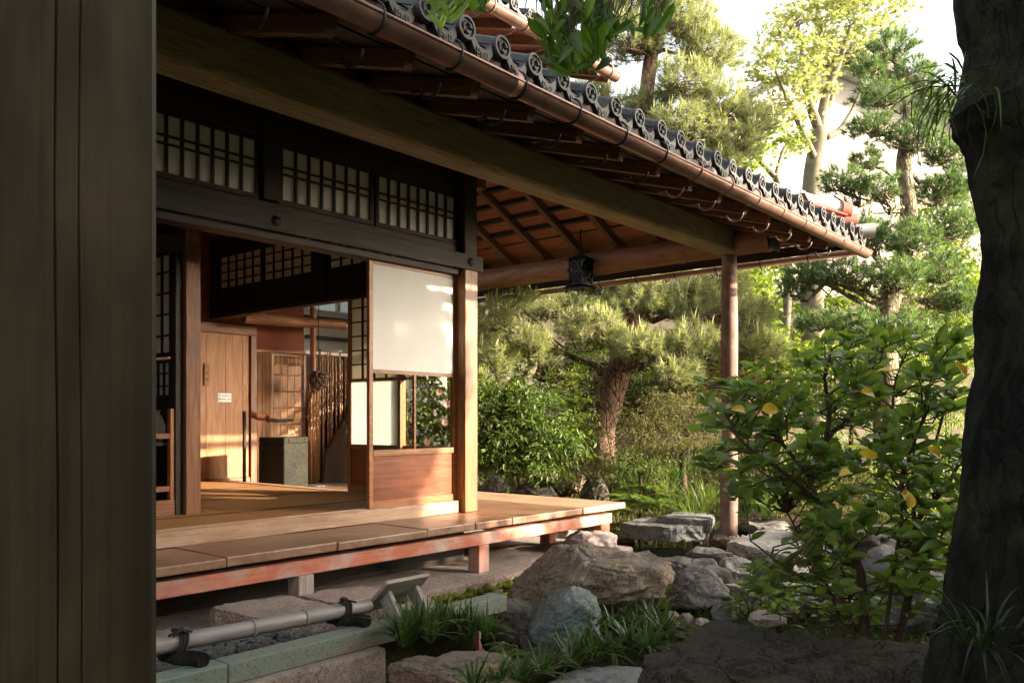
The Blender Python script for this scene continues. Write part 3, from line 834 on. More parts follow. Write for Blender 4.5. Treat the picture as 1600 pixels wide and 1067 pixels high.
# inner paper screen on the left (x = 3.0), facing the room
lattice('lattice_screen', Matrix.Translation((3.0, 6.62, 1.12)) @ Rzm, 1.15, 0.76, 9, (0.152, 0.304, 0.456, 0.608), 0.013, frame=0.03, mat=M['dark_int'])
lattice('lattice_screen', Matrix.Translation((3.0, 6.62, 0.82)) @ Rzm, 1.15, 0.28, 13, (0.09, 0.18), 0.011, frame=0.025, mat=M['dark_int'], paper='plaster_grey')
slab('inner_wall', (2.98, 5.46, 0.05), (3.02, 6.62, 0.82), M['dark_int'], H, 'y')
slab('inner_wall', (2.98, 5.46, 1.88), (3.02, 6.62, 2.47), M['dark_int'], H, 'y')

# hall beyond the side wall: board door, red walls, bamboo wall
BY = 7.9
d = slab('board_door', (4.12, BY, 0.06), (5.02, BY + 0.03, 1.557), M['orange_door'], H, 'z', 0.002)
for x in (4.3, 4.52, 4.74, 4.94):
    slab('cleat', (x, BY - 0.004, 0.1), (x + 0.006, BY - 0.001, 1.53), M['door'], d, 'z', 0)
slab('door_rail', (4.12, BY - 0.02, 0.0), (5.02, BY + 0.03, 0.058), M['int_pillar'], H, 'x')
slab('door_lintel', (4.0, BY - 0.03, 1.56), (5.09, BY + 0.04, 1.66), M['int_pillar'], H, 'x')
slab('door_jamb', (5.022, BY - 0.03, -0.1), (5.09, BY + 0.04, 1.558), M['int_pillar'], H, 'z')
slab('red_wall', (4.0, BY + 0.01, 1.662), (5.09, BY + 0.04, 3.0), M['wall_red'], H, 'x')
slab('red_wall', (5.093, BY + 0.05, 1.39), (5.75, BY + 0.08, 2.4), M['wall_red'], H, 'x')
log('hall_beam', (4.75, BY - 0.32, 1.70), (6.0, BY - 0.36, 1.73), 0.06, 0.05, M['round_beam'], H)
slab('hall_ceiling', (4.64, 5.9, 2.3), (6.2, 8.0, 2.33), M['soffit'], H, 'y')
# bamboo wall
bw = MB(); x = 5.095
while x < 5.31:
    r = random.uniform(0.008, 0.013)
    bw.tube([(x, BY + random.uniform(-.006, .006), -0.06), (x, BY + random.uniform(-.006, .006), 0.6), (x, BY, 1.385)], r, 6)
    x += 1.9 * r
bw.build('bamboo_screen', M['bamboo_brown'], H, True, kind='stuff')
bw = MB(); x = 5.32
while x < 5.7:
    r = random.uniform(0.007, 0.010)
    bw.tube([(x, BY - 0.01, 1.27 + random.uniform(-.01, .01)), (x, BY - 0.01, 1.375)], r, 6)
    x += 1.9 * r
bw.build('reed_valance', M['bamboo_brown'], H, True, kind='stuff')
for k in range(4):
    slab('screen_plank', (5.325 + k * .092, BY + .012, -0.05), (5.325 + k * .092 + .089, BY + .024, 1.27), M['screen_wood'], H, 'z', 0.002)
for z in (0.1, 0.27, 0.44, 0.62, 0.80, 0.98, 1.16):
    log('screen_batten', (5.315, BY + 0.004, z), (5.70, BY + 0.004, z), 0.009, 0.009, M['pillar'], H, 8, 0.001)
log('screen_rail', (5.09, BY - 0.01, 1.40), (5.72, BY - 0.01, 1.42), 0.022, 0.02, M['screen_wood'], H, 10)
slab('screen_jamb', (5.70, BY - 0.02, -0.06), (5.735, BY + 0.03, 1.39), M['int_pillar'], H, 'z')
log('hanging_log', (5.62, BY - 0.3, 1.2), (5.62, BY - 0.3, 1.9), 0.034, 0.034, M['pillar'], H, 16)
bw = MB()
for k in range(16):
    r = random.uniform(0.010, 0.016); xx = 5.75 + 0.11 * random.random(); yy = BY - 0.1 + 0.07 * random.random()
    bw.tube([(xx, yy, -0.06), (xx + random.uniform(-.008, .008), yy, random.uniform(0.7, 1.25))], r, 6)
bw.build('bamboo_bundle', M['bamboo_brown'], H, True, kind='stuff')
bw = MB(); x = 5.86
while x < 6.7:
    r = random.uniform(0.007, 0.012)
    bw.tube([(x, BY - 0.05 + random.uniform(-.02, .02), -0.02), (x + random.uniform(-.01, .01), BY - 0.05, 1.42 + random.uniform(-.05, .05))], r, 6)
    x += random.uniform(2.4, 4.5) * r
bw.build('bamboo_slat_wall', M['bamboo_brown'], H, True, kind='stuff')
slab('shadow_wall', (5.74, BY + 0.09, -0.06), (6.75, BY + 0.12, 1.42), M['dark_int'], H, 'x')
wp = MB().prism([(5.86, -0.08), (6.8, -0.08), (6.8, 1.05), (6.3, 0.85), (5.9, 0.30)], 0, 0.05, Matrix.Translation((0, BY - 0.12, 0)) @ Matrix.Rotation(R(90), 4, 'X'))
wp.build('clay_wing_wall', M['wall_dark'], H)
slab('stone_step', (5.5, BY - 0.5, -0.12), (5.98, BY - 0.2, -0.045), M['granite_grey'], H, 'x', 0.01)
slab('hall_floor', (4.66, 7.0, -0.3), (7.4, 7.95, -0.12), M['concrete'], H, 'x')

# ------------------------------------------------------------------ eaves
EB = 2.48      # rafters rest on the beam here
eb = bar('eave_beam', (-2.2, 3.6, 2.355), (7.40, 3.6, 2.355), 0.2, 0.25, M['beam'], H, bevel=0.035)
eb.modifiers['bevel'].segments = 3
sb = log('side_beam', (7.48, 3.17, 2.345), (7.48, 9.2, 2.345), 0.125, 0.115, M['round_beam'], H, 24, 0.006)
slab('beam_end_cap', (7.36, 3.145, 2.225), (7.60, 3.165, 2.465), M['facade'], H, 'x', 0.02)
pm = MB()
t = np.linspace(0, 1, 20)
pm.tube(np.stack([7.48 + 0.006*np.sin(t*7), 3.6 + 0.006*np.cos(t*5), -0.47 + 2.74*t], 1), 0.082 + 0.004*np.sin(t*11) - 0.008*t, 20)
Mp = frame_x((7.48, 3.6, -0.47), (7.48, 3.6, 2.27), (0, 1, 0))[0]
V = np.concatenate(pm.v); inv = np.array(Mp.inverted())
V = V @ inv[:3, :3].T + inv[:3, 3]
po = obj('eave_post', np_mesh('eave_post', V, [np.concatenate(pm.q), np.concatenate(pm.t)], M['post'], True), Mp, H)
# front rafters
SF, SS = 0.30, 0.5     # outer slope, inner side slope
def hip_x(Y): return 7.48 - (Y - 3.6) / 1.25
rafter_x = [3.872 + 0.4345 * k for k in range(-12, 10)]
for x in rafter_x:
    y1 = 4.42 if x < 4.7 else 3.6 + 1.25 * (7.48 - x)
    y1 = max(y1, 3.3 if x > 7.4 else 3.75)
    if x > 7.5: y1 = 2.78 + (8.05 - x) * 1.4
    z = lambda y: EB + 0.04 + (SF if y < 3.6 else 0.4) * (y - 3.6)
    bar('rafter', (x, 2.77, z(2.77)), (x, min(y1, 3.62), z(min(y1, 3.62))), 0.055, 0.08, M['rafter_end'], H, bevel=0.003)
    if y1 > 3.7:
        bar('rafter', (x, 3.6, z(3.6)), (x, y1, z(y1)), 0.055, 0.08, M['rafter'], H, bevel=0.003)
for y in np.arange(3.0, 3.6, 0.43):
    bar('rafter', (7.55, y, EB + 0.02), (8.02, y, EB + 0.02 - 0.47 * SF), 0.055, 0.075, M['rafter_end'], H, bevel=0.003)
for k, y in enumerate(np.arange(3.89, 9.2, 0.49)):
    bar('rafter', (7.48, y, EB + 0.04), (8.02, y, EB + 0.04 - 0.54 * SF), 0.055, 0.08, M['rafter_end'], H, bevel=0.003)
    xt = max(4.68, hip_x(y))
    bar('rafter', (7.5, y, EB + 0.03), (xt, y, EB + 0.04 + SS * (7.48 - xt)), 0.06, 0.085, M['rafter'], H, bevel=0.003)
bar('hip_rafter', (8.02, 2.78, EB - 0.13), (4.9, 6.825, EB + 0.03 + 0.5 * 2.58), 0.09, 0.11, M['rafter'], H, up=(0, 0, 1))
# roof boards above the rafters (front), with gaps between boards
n_b = 8
for k in range(n_b):
    y0 = 2.62 + k * 0.25
    y1 = y0 + 0.244
    zf = lambda y: EB + 0.085 + (SF if y < 3.6 else 0.4) * (y - 3.6)
    xr = 8.12 - (y0 - 2.6) * 0.85
    c0 = (xr + -2.3) / 2
    bar('roof_board', (-2.3, (y0+y1)/2, zf((y0+y1)/2) + 0.008), (xr, (y0+y1)/2, zf((y0+y1)/2) + 0.008), 0.252, 0.014, M['facade'], H, up=(0, -0.33, 1), bevel=0)
# side roof boards run along y
for k in range(18):
    x1 = 8.1 - k * 0.2
    xm = x1 - 0.1
    zs = EB + 0.095 + ((SS if xm < 7.48 else SF) * (7.48 - xm))
    ystart = 2.65 if xm > 7.9 else 3.6 + 1.25 * max(0, 7.48 - x1) - (0.8 if xm > 7.3 else 0)
    bar('roof_board', (xm, ystart, zs), (xm, 9.3, zs), 0.196, 0.014, M['soffit'], H, up=(0.5, 0, 1), bevel=0)
    if xm < 7.4:
        bar('roof_batten', (x1 - 0.2, ystart, zs + 0.035), (x1 - 0.2, 9.2, zs + 0.035), 0.03, 0.09, M['facade'], H, up=(0.5, 0, 1), bevel=0)
# fascia under the tiles
bar('fascia', (-2.3, 2.60, 2.325), (8.12, 2.60, 2.325), 0.025, 0.10, M['facade'], H)
bar('fascia', (8.13, 2.6, 2.325), (8.13, 9.3, 2.325), 0.025, 0.10, M['facade'], H)

# --- tiles
TW = 0.242
def tile_profile(n=14):
    s = np.linspace(-0.055, TW - 0.055, n)
    z = []
    for x in s:
        if x < 0.055: z.append(math.sqrt(max(0, 0.055**2 - x*x)) * 0.95 if abs(x) < 0.0549 else 0.0)
        else:
            u = (x - 0.055) / (TW - 0.11)
            z.append(-0.052 * math.sin(math.pi * min(1, u)) ** 0.8)
    return s, np.array(z)
def eave_tile_mesh():
    m = MB()
    s, z = tile_profile(18)
    n = len(s); L = 0.34; rise = 0.4 * L
    top = []
    for y, dz in ((0, 0), (L, rise)):
        for k in (0, -0.016):
            top.append(np.stack([s, np.full(n, y), z + dz + k], 1))
    V = np.concatenate(top)     # front top, front bottom, back top, back bottom
    i = np.arange(n - 1)
    Q = np.concatenate([np.stack([i, i+1, 2*n+i+1, 2*n+i], 1), np.stack([n+i+1, n+i, 3*n+i, 3*n+i+1], 1)])
    m.add(V, Q)
    # hanging lip below the trough
    a = np.where(s >= 0.035)[0]; k = len(a)
    lo = np.minimum(z[a], 0.01) - 0.052 - 0.006*np.sin(np.linspace(0, np.pi, k))
    F = np.concatenate([np.stack([s[a], np.full(k, -0.012), np.minimum(z[a], 0.012) + 0.004], 1), np.stack([s[a], np.full(k, -0.012), lo], 1),
                        np.stack([s[a], np.full(k, 0.012), np.minimum(z[a], 0.012) + 0.004], 1), np.stack([s[a], np.full(k, 0.012), lo], 1)])
    j = np.arange(k - 1)
    m.add(F, np.concatenate([np.stack([j, k+j, k+j+1, j+1], 1), np.stack([2*k+j+1, 3*k+j+1, 3*k+j, 2*k+j], 1), np.stack([k+j, 3*k+j, 3*k+j+1, k+j+1], 1), np.stack([j+1, 2*k+j+1, 2*k+j, j], 1)]))
    # raised key-fret blocks on the lip
    for q in (0.3, 0.5, 0.7):
        b = int(q * (k - 1)); zz = (lo[b] + min(z[a][b], 0.012)) / 2
        m.box((s[a][b], -0.014, zz), (0.022, 0.006, 0.03)); m.box((s[a][b] + 0.004, -0.017, zz + 0.002), (0.008, 0.006, 0.016))
    # round end disc with rim, and three comma shapes
    Mr = Matrix.Translation((0, -0.02, 0.0)) @ Matrix.Rotation(R(90), 4, 'X')
    m.lathe([(0.0, -0.002), (0.040, -0.002), (0.043, 0.007), (0.053, 0.007), (0.056, 0.0), (0.056, -0.03), (0.046, -0.03)], 22, Mr)
    for q in range(3):
        b = q * 2.094
        pts = [(0.020*math.cos(b+u*1.9)*(1+0.35*u), -0.024, 0.020*math.sin(b+u*1.9)*(1+0.35*u)) for u in np.linspace(0, 1, 6)]
        m.tube(pts, np.linspace(0.011, 0.002, 6), 6)
    return m.mesh('eave_tile', M['tile'])
etm = eave_tile_mesh()
def put_tiles(xs, y, z, name='eave_tile', rz=0.0):
    for x in xs:
        o = obj(name, etm, Matrix.Translation((x, y + random.uniform(-.006, .006), z + random.uniform(-.004, .004))) @ Matrix.Rotation(rz + random.uniform(-.01, .01), 4, 'Z') @ Matrix.Rotation(random.uniform(-.05, .05), 4, 'Y'), H)
        for p in etm.polygons: p.use_smooth = False
xs0 = 1.051 * 2.58
put_tiles([xs0 + TW * k for k in range(-8, 23)], 2.58, 2.40)
# the rest of the roof: rolled courses behind the eave row
def roof_sheet(name, x0, x1, yb, zb, length, slope, corner=None):
    m = MB()
    s, z = tile_profile(10); n = len(s)
    k0 = int((x1 - x0) / TW)
    rows = int(length / 0.24)
    for c in range(k0):
        cx = x0 + c * TW
        for r_ in range(rows):
            y0 = yb + r_ * 0.24; y1 = y0 + 0.30
            if corner is not None and cx > corner - (y0 - yb): continue
            for (ya, dz) in ((0, 0.0),):
                A = np.stack([cx + s, np.full(n, y0), zb + slope * (y0 - yb) + z + 0.02], 1)
                B = np.stack([cx + s, np.full(n, y1), zb + slope * (y1 - yb) + z + 0.0], 1)
                C = np.stack([cx + s, np.full(n, y0), zb + slope * (y0 - yb) + z - 0.0], 1)
                i = np.arange(n - 1)
                m.add(np.concatenate([A, B, C]), np.concatenate([np.stack([i, i+1, n+i+1, n+i], 1), np.stack([2*n+i, 2*n+i+1, i+1, i], 1)]))
    return m.build(name, M['tile'], H, True, kind='stuff')
roof_sheet('roof_tiles', xs0 - 8 * TW, xs0 + 23 * TW, 2.84, 2.505, 2.9, 0.4, 8.0)
# under-roof deck so that no light leaks through
rf = MB()
rf.add([(-2.3, 2.6, 2.39), (8.12, 2.6, 2.39), (5.3, 5.8, 3.72), (-2.3, 5.8, 3.72), (8.12, 9.3, 2.39), (5.3, 9.3, 3.72)], [[0, 1, 2, 3], [1, 4, 5, 2]])
rf.build('roof_deck', M['facade'], H)
# hip ridge with a red end
hd = Vector((-1, 1, 0)).normalized()
def hp(s, z): return Vector((8.06, 2.63, z)) + hd * s
for rr, z, nm in ((0.075, 2.60, 'ridge_tile'), (0.06, 2.52, 'ridge_course'), (0.06, 2.47, 'ridge_course')):
    log(nm, hp(0.12, z), hp(4.2, z + 4.08 * 0.285), rr, rr, M['ridge_white'], H, 14, 0.001)
for s in np.arange(0.5, 3.4, 0.36):
    log('ridge_band', hp(s, 2.60 + (s - .12) * 0.285), hp(s + 0.045, 2.60 + (s - 0.07) * 0.285), 0.083, 0.083, M['ridge_white'], H, 14, 0)
log('ridge_end', hp(0.05, 2.595), hp(0.14, 2.615), 0.092, 0.092, M['ridge_red'], H, 18, 0.0)
log('ridge_end', hp(0.0, 2.51), hp(0.3, 2.56), 0.075, 0.075, M['ridge_red'], H, 18, 0.0)
log('ridge_rail', hp(0.1, 2.555) + Vector((-.05, -.05, 0)), hp(3.0, 2.555 + 2.9*0.285) + Vector((-.05, -.05, 0)), 0.018, 0.018, M['ridge_red'], H, 8, 0.0)
log('corner_tile', (8.06, 2.66, 2.43), (8.20, 2.50, 2.44), 0.055, 0.07, M['ridge_white'], H, 18, 0.0)
# --- gutters
def gutter(name, p0, p1, r, parent=H):
    Mx, L = frame_x(p0, p1)
    a = np.linspace(math.pi, 2*math.pi, 15)
    m = MB()
    out = np.stack([r*np.cos(a), r*np.sin(a)], 1); inn = out * 0.95
    n = len(a)
    V = []
    xs = [-L/2, L/2]
    for x in xs:
        V.append(np.column_stack([np.full(n, x), out])); V.append(np.column_stack([np.full(n, x), inn]))
    V = np.concatenate(V); i = np.arange(n - 1)
    Q = np.concatenate([np.stack([i, 2*n+i, 2*n+i+1, i+1], 1), np.stack([n+i, n+i+1, 3*n+i+1, 3*n+i], 1), np.stack([i, i+1, n+i+1, n+i], 1)])
    m.add(V, Q)
    m.tube([(-L/2, -r, 0), (L/2, -r, 0)], 0.008, 8); m.tube([(-L/2, r, 0), (L/2, r, 0)], 0.008, 8)
    g = m.build(name, M['copper'], parent, True, M=Mx)
    return g
gy, gz, gr = 2.535, 2.235, 0.056
g = gutter('gutter', (-2.3, gy, gz + 0.02), (8.12, gy, gz - 0.01), gr)
cp = MB().lathe([(0, 0), (gr, 0), (gr, 0.006), (0, 0.006)], 20, Matrix.Translation((8.12, gy, gz - 0.01)) @ Matrix.Rotation(R(90), 4, 'Y'))
cp.build('gutter_end', M['copper'], g)
for x in (3.0, 4.95, 6.6):
    cb = MB().tube([(x - 0.02, gy, gz + 0.005), (x + 0.02, gy, gz + 0.005)], gr + 0.003, 24, False)
    cb.build('gutter_joint', M['copper'], g, True)
hk = MB()
a = np.linspace(R(100), R(300), 16)
hk.tube([(0, -(gr + 0.006) * math.sin(q) , (gr + 0.006) * math.cos(q)) for q in np.linspace(R(20), R(215), 16)], 0.006, 6)
pts = [(0.0, 0.25, -0.10), (0.0, 0.20, -0.105)] + [(0.0, 0.135 + 0.065 * math.cos(q), -0.085 + 0.065 * math.sin(q)) for q in np.linspace(R(-10), R(-170), 10)]
hk.tube(smooth_path(pts, 24), 0.007, 6)
hkm = hk.mesh('gutter_hook', M['iron'], True)
hkw = hkm.copy(); hkw.materials.clear(); hkw.materials.append(M['hook'])
for x in rafter_x:
    if x < 8.0: obj('gutter_hook', hkw if x > 4.6 else hkm, Matrix.Translation((x + 0.03, gy, gz + 0.004)), g)  # paler hooks from the corner pillar rightward
g2 = gutter('gutter', (8.20, 2.55, 2.27), (8.20, 9.3, 2.25), 0.045)
a = np.linspace(0, 2*np.pi, 18)
shk = MB().tube([(0.052 * math.cos(q) , 0, 0.052 * math.sin(q) - 0.0) for q in np.linspace(R(160), R(380), 14)], 0.006, 6)
shk.tube([(0.0, 0, -0.05), (0.02, 0, -0.085), (0.0, 0, -0.115), (-0.03, 0, -0.10)], 0.006, 6)
shm = shk.mesh('gutter_hook', M['iron'], True)
for y in np.arange(3.1, 9.2, 0.49):
    obj('gutter_hook', shm, Matrix.Translation((8.20, y, 2.262)), g2)

# --- upper storey: eave, gutter, tiles, wall
UY, UZ, UX = 4.6, 4.08, 7.05
gutter('gutter', (1.0, UY, UZ), (UX, UY, UZ), 0.06)
for k in range(14):
    x = UX - 0.15 - 0.434 * k
    bar('rafter', (x, UY + 0.1, UZ + 0.02), (x, 6.2, UZ + 0.5), 0.06, 0.08, M['rafter_end'], H, bevel=0.003)
    log('gutter_hook', (x, UY + 0.07, UZ - 0.02), (x, UY + 0.25, UZ - 0.05), 0.008, 0.008, M['hook'], H, 6, 0.004, 5)
    h = MB().tube([(x, UY - 0.066*math.sin(q), UZ + 0.066*math.cos(q)) for q in np.linspace(R(20), R(215), 12)], 0.007, 6)
    h.build('gutter_hook', M['hook'], H, True)
for k in range(6):
    y = UY + 0.12 + 0.26 * k
    bar('roof_board', (0.9, y + .13, UZ + 0.085 + (0.13 + 0.26 * k) * 0.3), (UX, y + .13, UZ + 0.085 + (.13 + 0.26 * k) * 0.3), 0.262, 0.016, M['soffit'], H, up=(0, -0.3, 1), bevel=0)
put_tiles([UX - 0.1 - TW * k for k in range(26)], UY + 0.04, UZ + 0.14, 'eave_tile')
rf = MB()
rf.add([(0.9, UY + .05, UZ + .13), (UX, UY + .05, UZ + .13), (UX, 8.5, UZ + 1.6), (0.9, 8.5, UZ + 1.6)], [[0, 1, 2, 3]])
rf.build('roof_deck', M['facade'], H)
roof_sheet('roof_tiles', UX - 0.1 - 25 * TW, UX + 0.05, UY + 0.3, UZ + 0.245, 3.4, 0.4)
bar('verge_board', (UX + 0.02, UY + 0.08, UZ + 0.04), (UX + 0.02, 8.4, UZ + 1.45), 0.03, 0.16, M['rafter_end'], H)
slab('upper_wall', (0.9, 5.75, 3.0), (6.3, 5.8, UZ + 0.5), M['soffit'], H, 'x')
slab('upper_wall', (6.3, 5.75, 3.0), (6.35, 9.0, UZ + 0.9), M['soffit'], H, 'y')
for x in (2.2, 3.6, 5.0, 6.24):
    slab('wall_post', (x, 5.70, 3.0), (x + 0.1, 5.748, UZ + 0.45), M['rafter'], H, 'z')
bar('upper_rail', (0.9, 5.72, 3.75), (6.2, 5.72, 3.75), 0.06, 0.09, M['rafter'], H)
# ------------------------------------------------------------------ near post, kerb, gravel, bamboo rail, stand, lantern, hall things
NP = root('near_post', (0.2, 0.85, -0.7), 'broad dark grey-brown timber post with vertical cracks standing close at hand on the left', 'post')
m = MB()
# cross-section in plan with chamfered right edge and two shallow grooves on the front
cs = [(-0.05, 0.765), (0.298, 0.765), (0.2995, 0.769), (0.301, 0.765), (0.318, 0.765), (0.3195, 0.768), (0.321, 0.765), (0.383, 0.765), (0.391, 0.773), (0.391, 1.05), (-0.05, 1.05)]
zs = np.linspace(-0.75, 2.4, 40)
V = []
for z in zs:
    wv = 0.0012 * math.sin(z * 5.1) + 0.0008 * math.sin(z * 13)
    V += [[x + (wv * (1 if 0.25 < x < 0.33 else 0)), y, z] for x, y in cs]
n = len(cs); Q = []
for i in range(len(zs) - 1):
    for j in range(n):
        k = (j + 1) % n
        Q.append([i*n+j, i*n+k, (i+1)*n+k, (i+1)*n+j])
V = np.array(V)
Mp = frame_x((0.16, 0.9, -0.75), (0.16, 0.9, 2.4), (0, 1, 0))[0]
inv = np.array(Mp.inverted()); V2 = V @ inv[:3, :3].T + inv[:3, 3]
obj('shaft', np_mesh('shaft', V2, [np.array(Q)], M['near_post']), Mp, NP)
slab('base_stone', (-0.1, 0.7, -0.95), (0.45, 1.1, -0.75), M['granite_grey'], NP, 'x', 0.02)

KE = root('stone_kerb', (2.4, 3.0, -0.7), 'long kerb of greenish stained stone on a concrete footing beside the bamboo rail', 'kerb')
for a, b in ((0.2, 1.78), (1.784, 3.45)):
    k = slab('kerb_stone', (a, 2.95, -0.365), (b, 3.06, -0.28), M['kerb'], KE, 'x', 0.006)
slab('footing', (0.2, 2.90, -0.95), (2.55, 3.08, -0.366), M['concrete'], KE, 'x', 0.015)

# gravel bed
def pebbles(name, n, region, z0, smin, smax, mat, **kw):
    bm = bmesh.new(); bmesh.ops.create_icosphere(bm, subdivisions=2, radius=1)
    bv = np.array([v.co[:] for v in bm.verts]); bf = np.array([[v.index for v in f.verts] for f in bm.faces]); bm.free()
    Vs, Fs = [], []
    for k in range(n):
        x, y = region()
        s = random.uniform(smin, smax)
        R3 = np.array(Matrix.Rotation(random.uniform(0, 6.28), 3, 'Z') @ Matrix.Rotation(random.uniform(-.6, .6), 3, 'X'))
        v = bv * (1 + 0.18 * np.sin(bv[:, [1, 2, 0]] * 3 + k)) * np.array([s * random.uniform(1.1, 1.8), s, s * random.uniform(0.45, 0.7)])
        v = v @ R3.T + np.array([x, y, z0 + random.uniform(0, 0.02)])
        Vs.append(v); Fs.append(bf + k * len(bv))
    me = np_mesh(name, np.concatenate(Vs), np.concatenate(Fs), mat, True)
    return obj(name, me, **kw)
pebbles('gravel', 2600, lambda: (random.uniform(0.6, 2.62), random.uniform(3.05, 3.72)), -0.375, 0.011, 0.02, M['pebble'], kind='stuff', label='small blue-grey pebbles filling the strip under the bamboo rail', cat='gravel')
slab('gravel_bed', (0.2, 3.06, -0.8), (3.3, 3.74, -0.385), M['soil'], None, kind='structure', label='dark bed under the pebbles beside the deck', cat='ground')

# granite stepping slabs at the deck
def stone_block(name, pts, z0, z1, mat, rough=0.012, sub=5, seed=0, **kw):
    """slab with an outline pts (x,y), uneven chiselled sides"""
    bm = bmesh.new()
    P = [Vector((x, y)) for x, y in pts]; c = sum(P, Vector((0, 0))) / len(P)
    lo = [bm.verts.new((p.x, p.y, z0)) for p in P]; hi = [bm.verts.new((p.x, p.y, z1)) for p in P]
    n = len(P)
    bm.faces.new(list(reversed(lo))); bm.faces.new(hi)
    for i in range(n): bm.faces.new((lo[i], lo[(i+1) % n], hi[(i+1) % n], hi[i]))
    bmesh.ops.bevel(bm, geom=list(bm.edges), offset=0.014, segments=2, affect='EDGES')
    bmesh.ops.triangulate(bm, faces=bm.faces[:])
    for it in range(sub):
        long = [e for e in bm.edges if e.calc_length() > 0.035]
        if not long: break
        bmesh.ops.subdivide_edges(bm, edges=long, cuts=1)
        bmesh.ops.triangulate(bm, faces=bm.faces[:])
    bm.normal_update()
    for v in bm.verts:
        q = Vector((v.co.x, v.co.y, v.co.z))
        d = mnoise.fractal(q * 9 + Vector((seed * 7.1, 0, 0)), 0.8, 2.0, 5) * rough
        top = abs(v.normal.z) > 0.8
        v.co += v.normal * d * (0.25 if top else 1.0)
        if not top: v.co += Vector((mnoise.noise(q * 23 + Vector((seed, 3, 1))), mnoise.noise(q * 23 + Vector((seed, 9, 5))), 0)) * rough * 0.6
    cc = Vector((c.x, c.y, (z0 + z1) / 2))
    for v in bm.verts: v.co -= cc
    me = bpy.data.meshes.new(name); bm.to_mesh(me); bm.free(); me.materials.append(mat)
    return obj(name, me, Matrix.Translation(cc), **kw)
stone_block('granite_slab', [(2.32, 3.5), (2.62, 3.27), (2.765, 3.42), (2.765, 3.98), (2.30, 4.0)], -0.41, -0.30, M['granite'], 0.016, seed=1, label='pink granite stepping slab nearest the pebbles below the deck', cat='stone slab', group='granite slabs below the deck')
stone_block('granite_slab', [(2.785, 3.32), (3.08, 3.09), (3.34, 3.45), (3.22, 3.86), (2.785, 3.97)], -0.41, -0.305, M['granite'], 0.016, seed=2, label='pink granite stepping slab behind the tilted stand', cat='stone slab', group='granite slabs below the deck')

# bamboo rail
BR = root('bamboo_rail', (2.1, 3.13, -0.28), 'silvery bamboo pole tied with black rope to short dark log stubs along the kerb', 'rail')
b0 = np.array([1.25, 3.135, -0.197]); b1 = np.array([2.632, 3.125, -0.222])
nodes_t = [0.32, 0.545, 0.735]
ts = sorted(set(list(np.linspace(0, 1, 30)) + [t + o for t in nodes_t for o in (-0.006, -0.003, 0, 0.003, 0.006)]))
rad = [0.0345 + (0.0048 if any(abs(t - q) < 0.0032 for q in nodes_t) else 0) - (0.0022 if any(abs(t - q - 0.006) < 0.001 or abs(t - q + 0.006) < 0.001 for q in nodes_t) else 0) for t in ts]
Mx, L = frame_x(b0, b1)
pl = MB().tube([((t - 0.5) * L, 0, 0) for t in ts], rad, 20)
po = obj('pole', pl.mesh('pole', M['bamboo'], True), Mx, BR)
po.modifiers.new('e', 'EDGE_SPLIT').split_angle = R(55)
for px in (283, 541):
    x = x_on(px, 3.1)
    log('log_stub', (x - 0.02, 3.2, -0.258), (x + 0.03, 2.985, -0.256), 0.032, 0.03, M['bark_dark'], BR, 12, 0.002)
    rp = MB()
    zc = b0[2] + (b1[2] - b0[2]) * (x - b0[0]) / (b1[0] - b0[0])
    for dx in (-0.012, 0.0, 0.014):
        rp.tube([(x + dx + 0.02 * math.sin(q), 3.13 + 0.043 * math.cos(q), zc - 0.012 + 0.052 * math.sin(q)) for q in np.linspace(0, 2 * math.pi, 20)], 0.0065, 6, False)
    for k in range(5):
        q = random.uniform(0.8, 2.4)
        rp.tube(smooth_path([(x + random.uniform(-.02, .02), 3.12, zc + 0.036), (x + random.uniform(-.04, .02), 3.10 + random.uniform(-.02, .03), zc + 0.06), (x + random.uniform(-.06, .05), 3.09 + random.uniform(-.03, .03), zc + 0.04)], 8), 0.005, 5)
    rp.build('rope', M['rope'], BR, True)

# reading stand on the kerb
ST = root('reading_stand', (2.8, 3.03, -0.28), 'small tilted grey wooden reading stand on two legs beside the bamboo rail', 'stand')
bd_lo, bd_hi = Vector((0, 3.19, -0.262)), Vector((0, 3.02, -0.102))
up = (bd_hi - bd_lo).cross(Vector((1, 0, 0))).normalized()
if up.z < 0: up = -up
ctr = (bd_lo + bd_hi) / 2
bar('board', (2.655, ctr.y, ctr.z), (2.935, ctr.y, ctr.z), (bd_hi - bd_lo).length, 0.02, M['stand'], ST, up=up, bevel=0.002)
for x in (2.705, 2.885):
    lg = MB().prism([(2.965, -0.279), (3.05, -0.279), (3.115, -0.212), (3.055, -0.155)], -0.011, 0.011)
    V = np.concatenate(lg.v); V = np.stack([V[:, 2], V[:, 0], V[:, 1]], 1)
    me = np_mesh('leg', V - np.array([0, 3.06, -0.22]), [np.concatenate(lg.q), np.concatenate(lg.t)], M['stand'])
    obj('leg', me, Matrix.Translation((x, 3.06, -0.22)), ST)

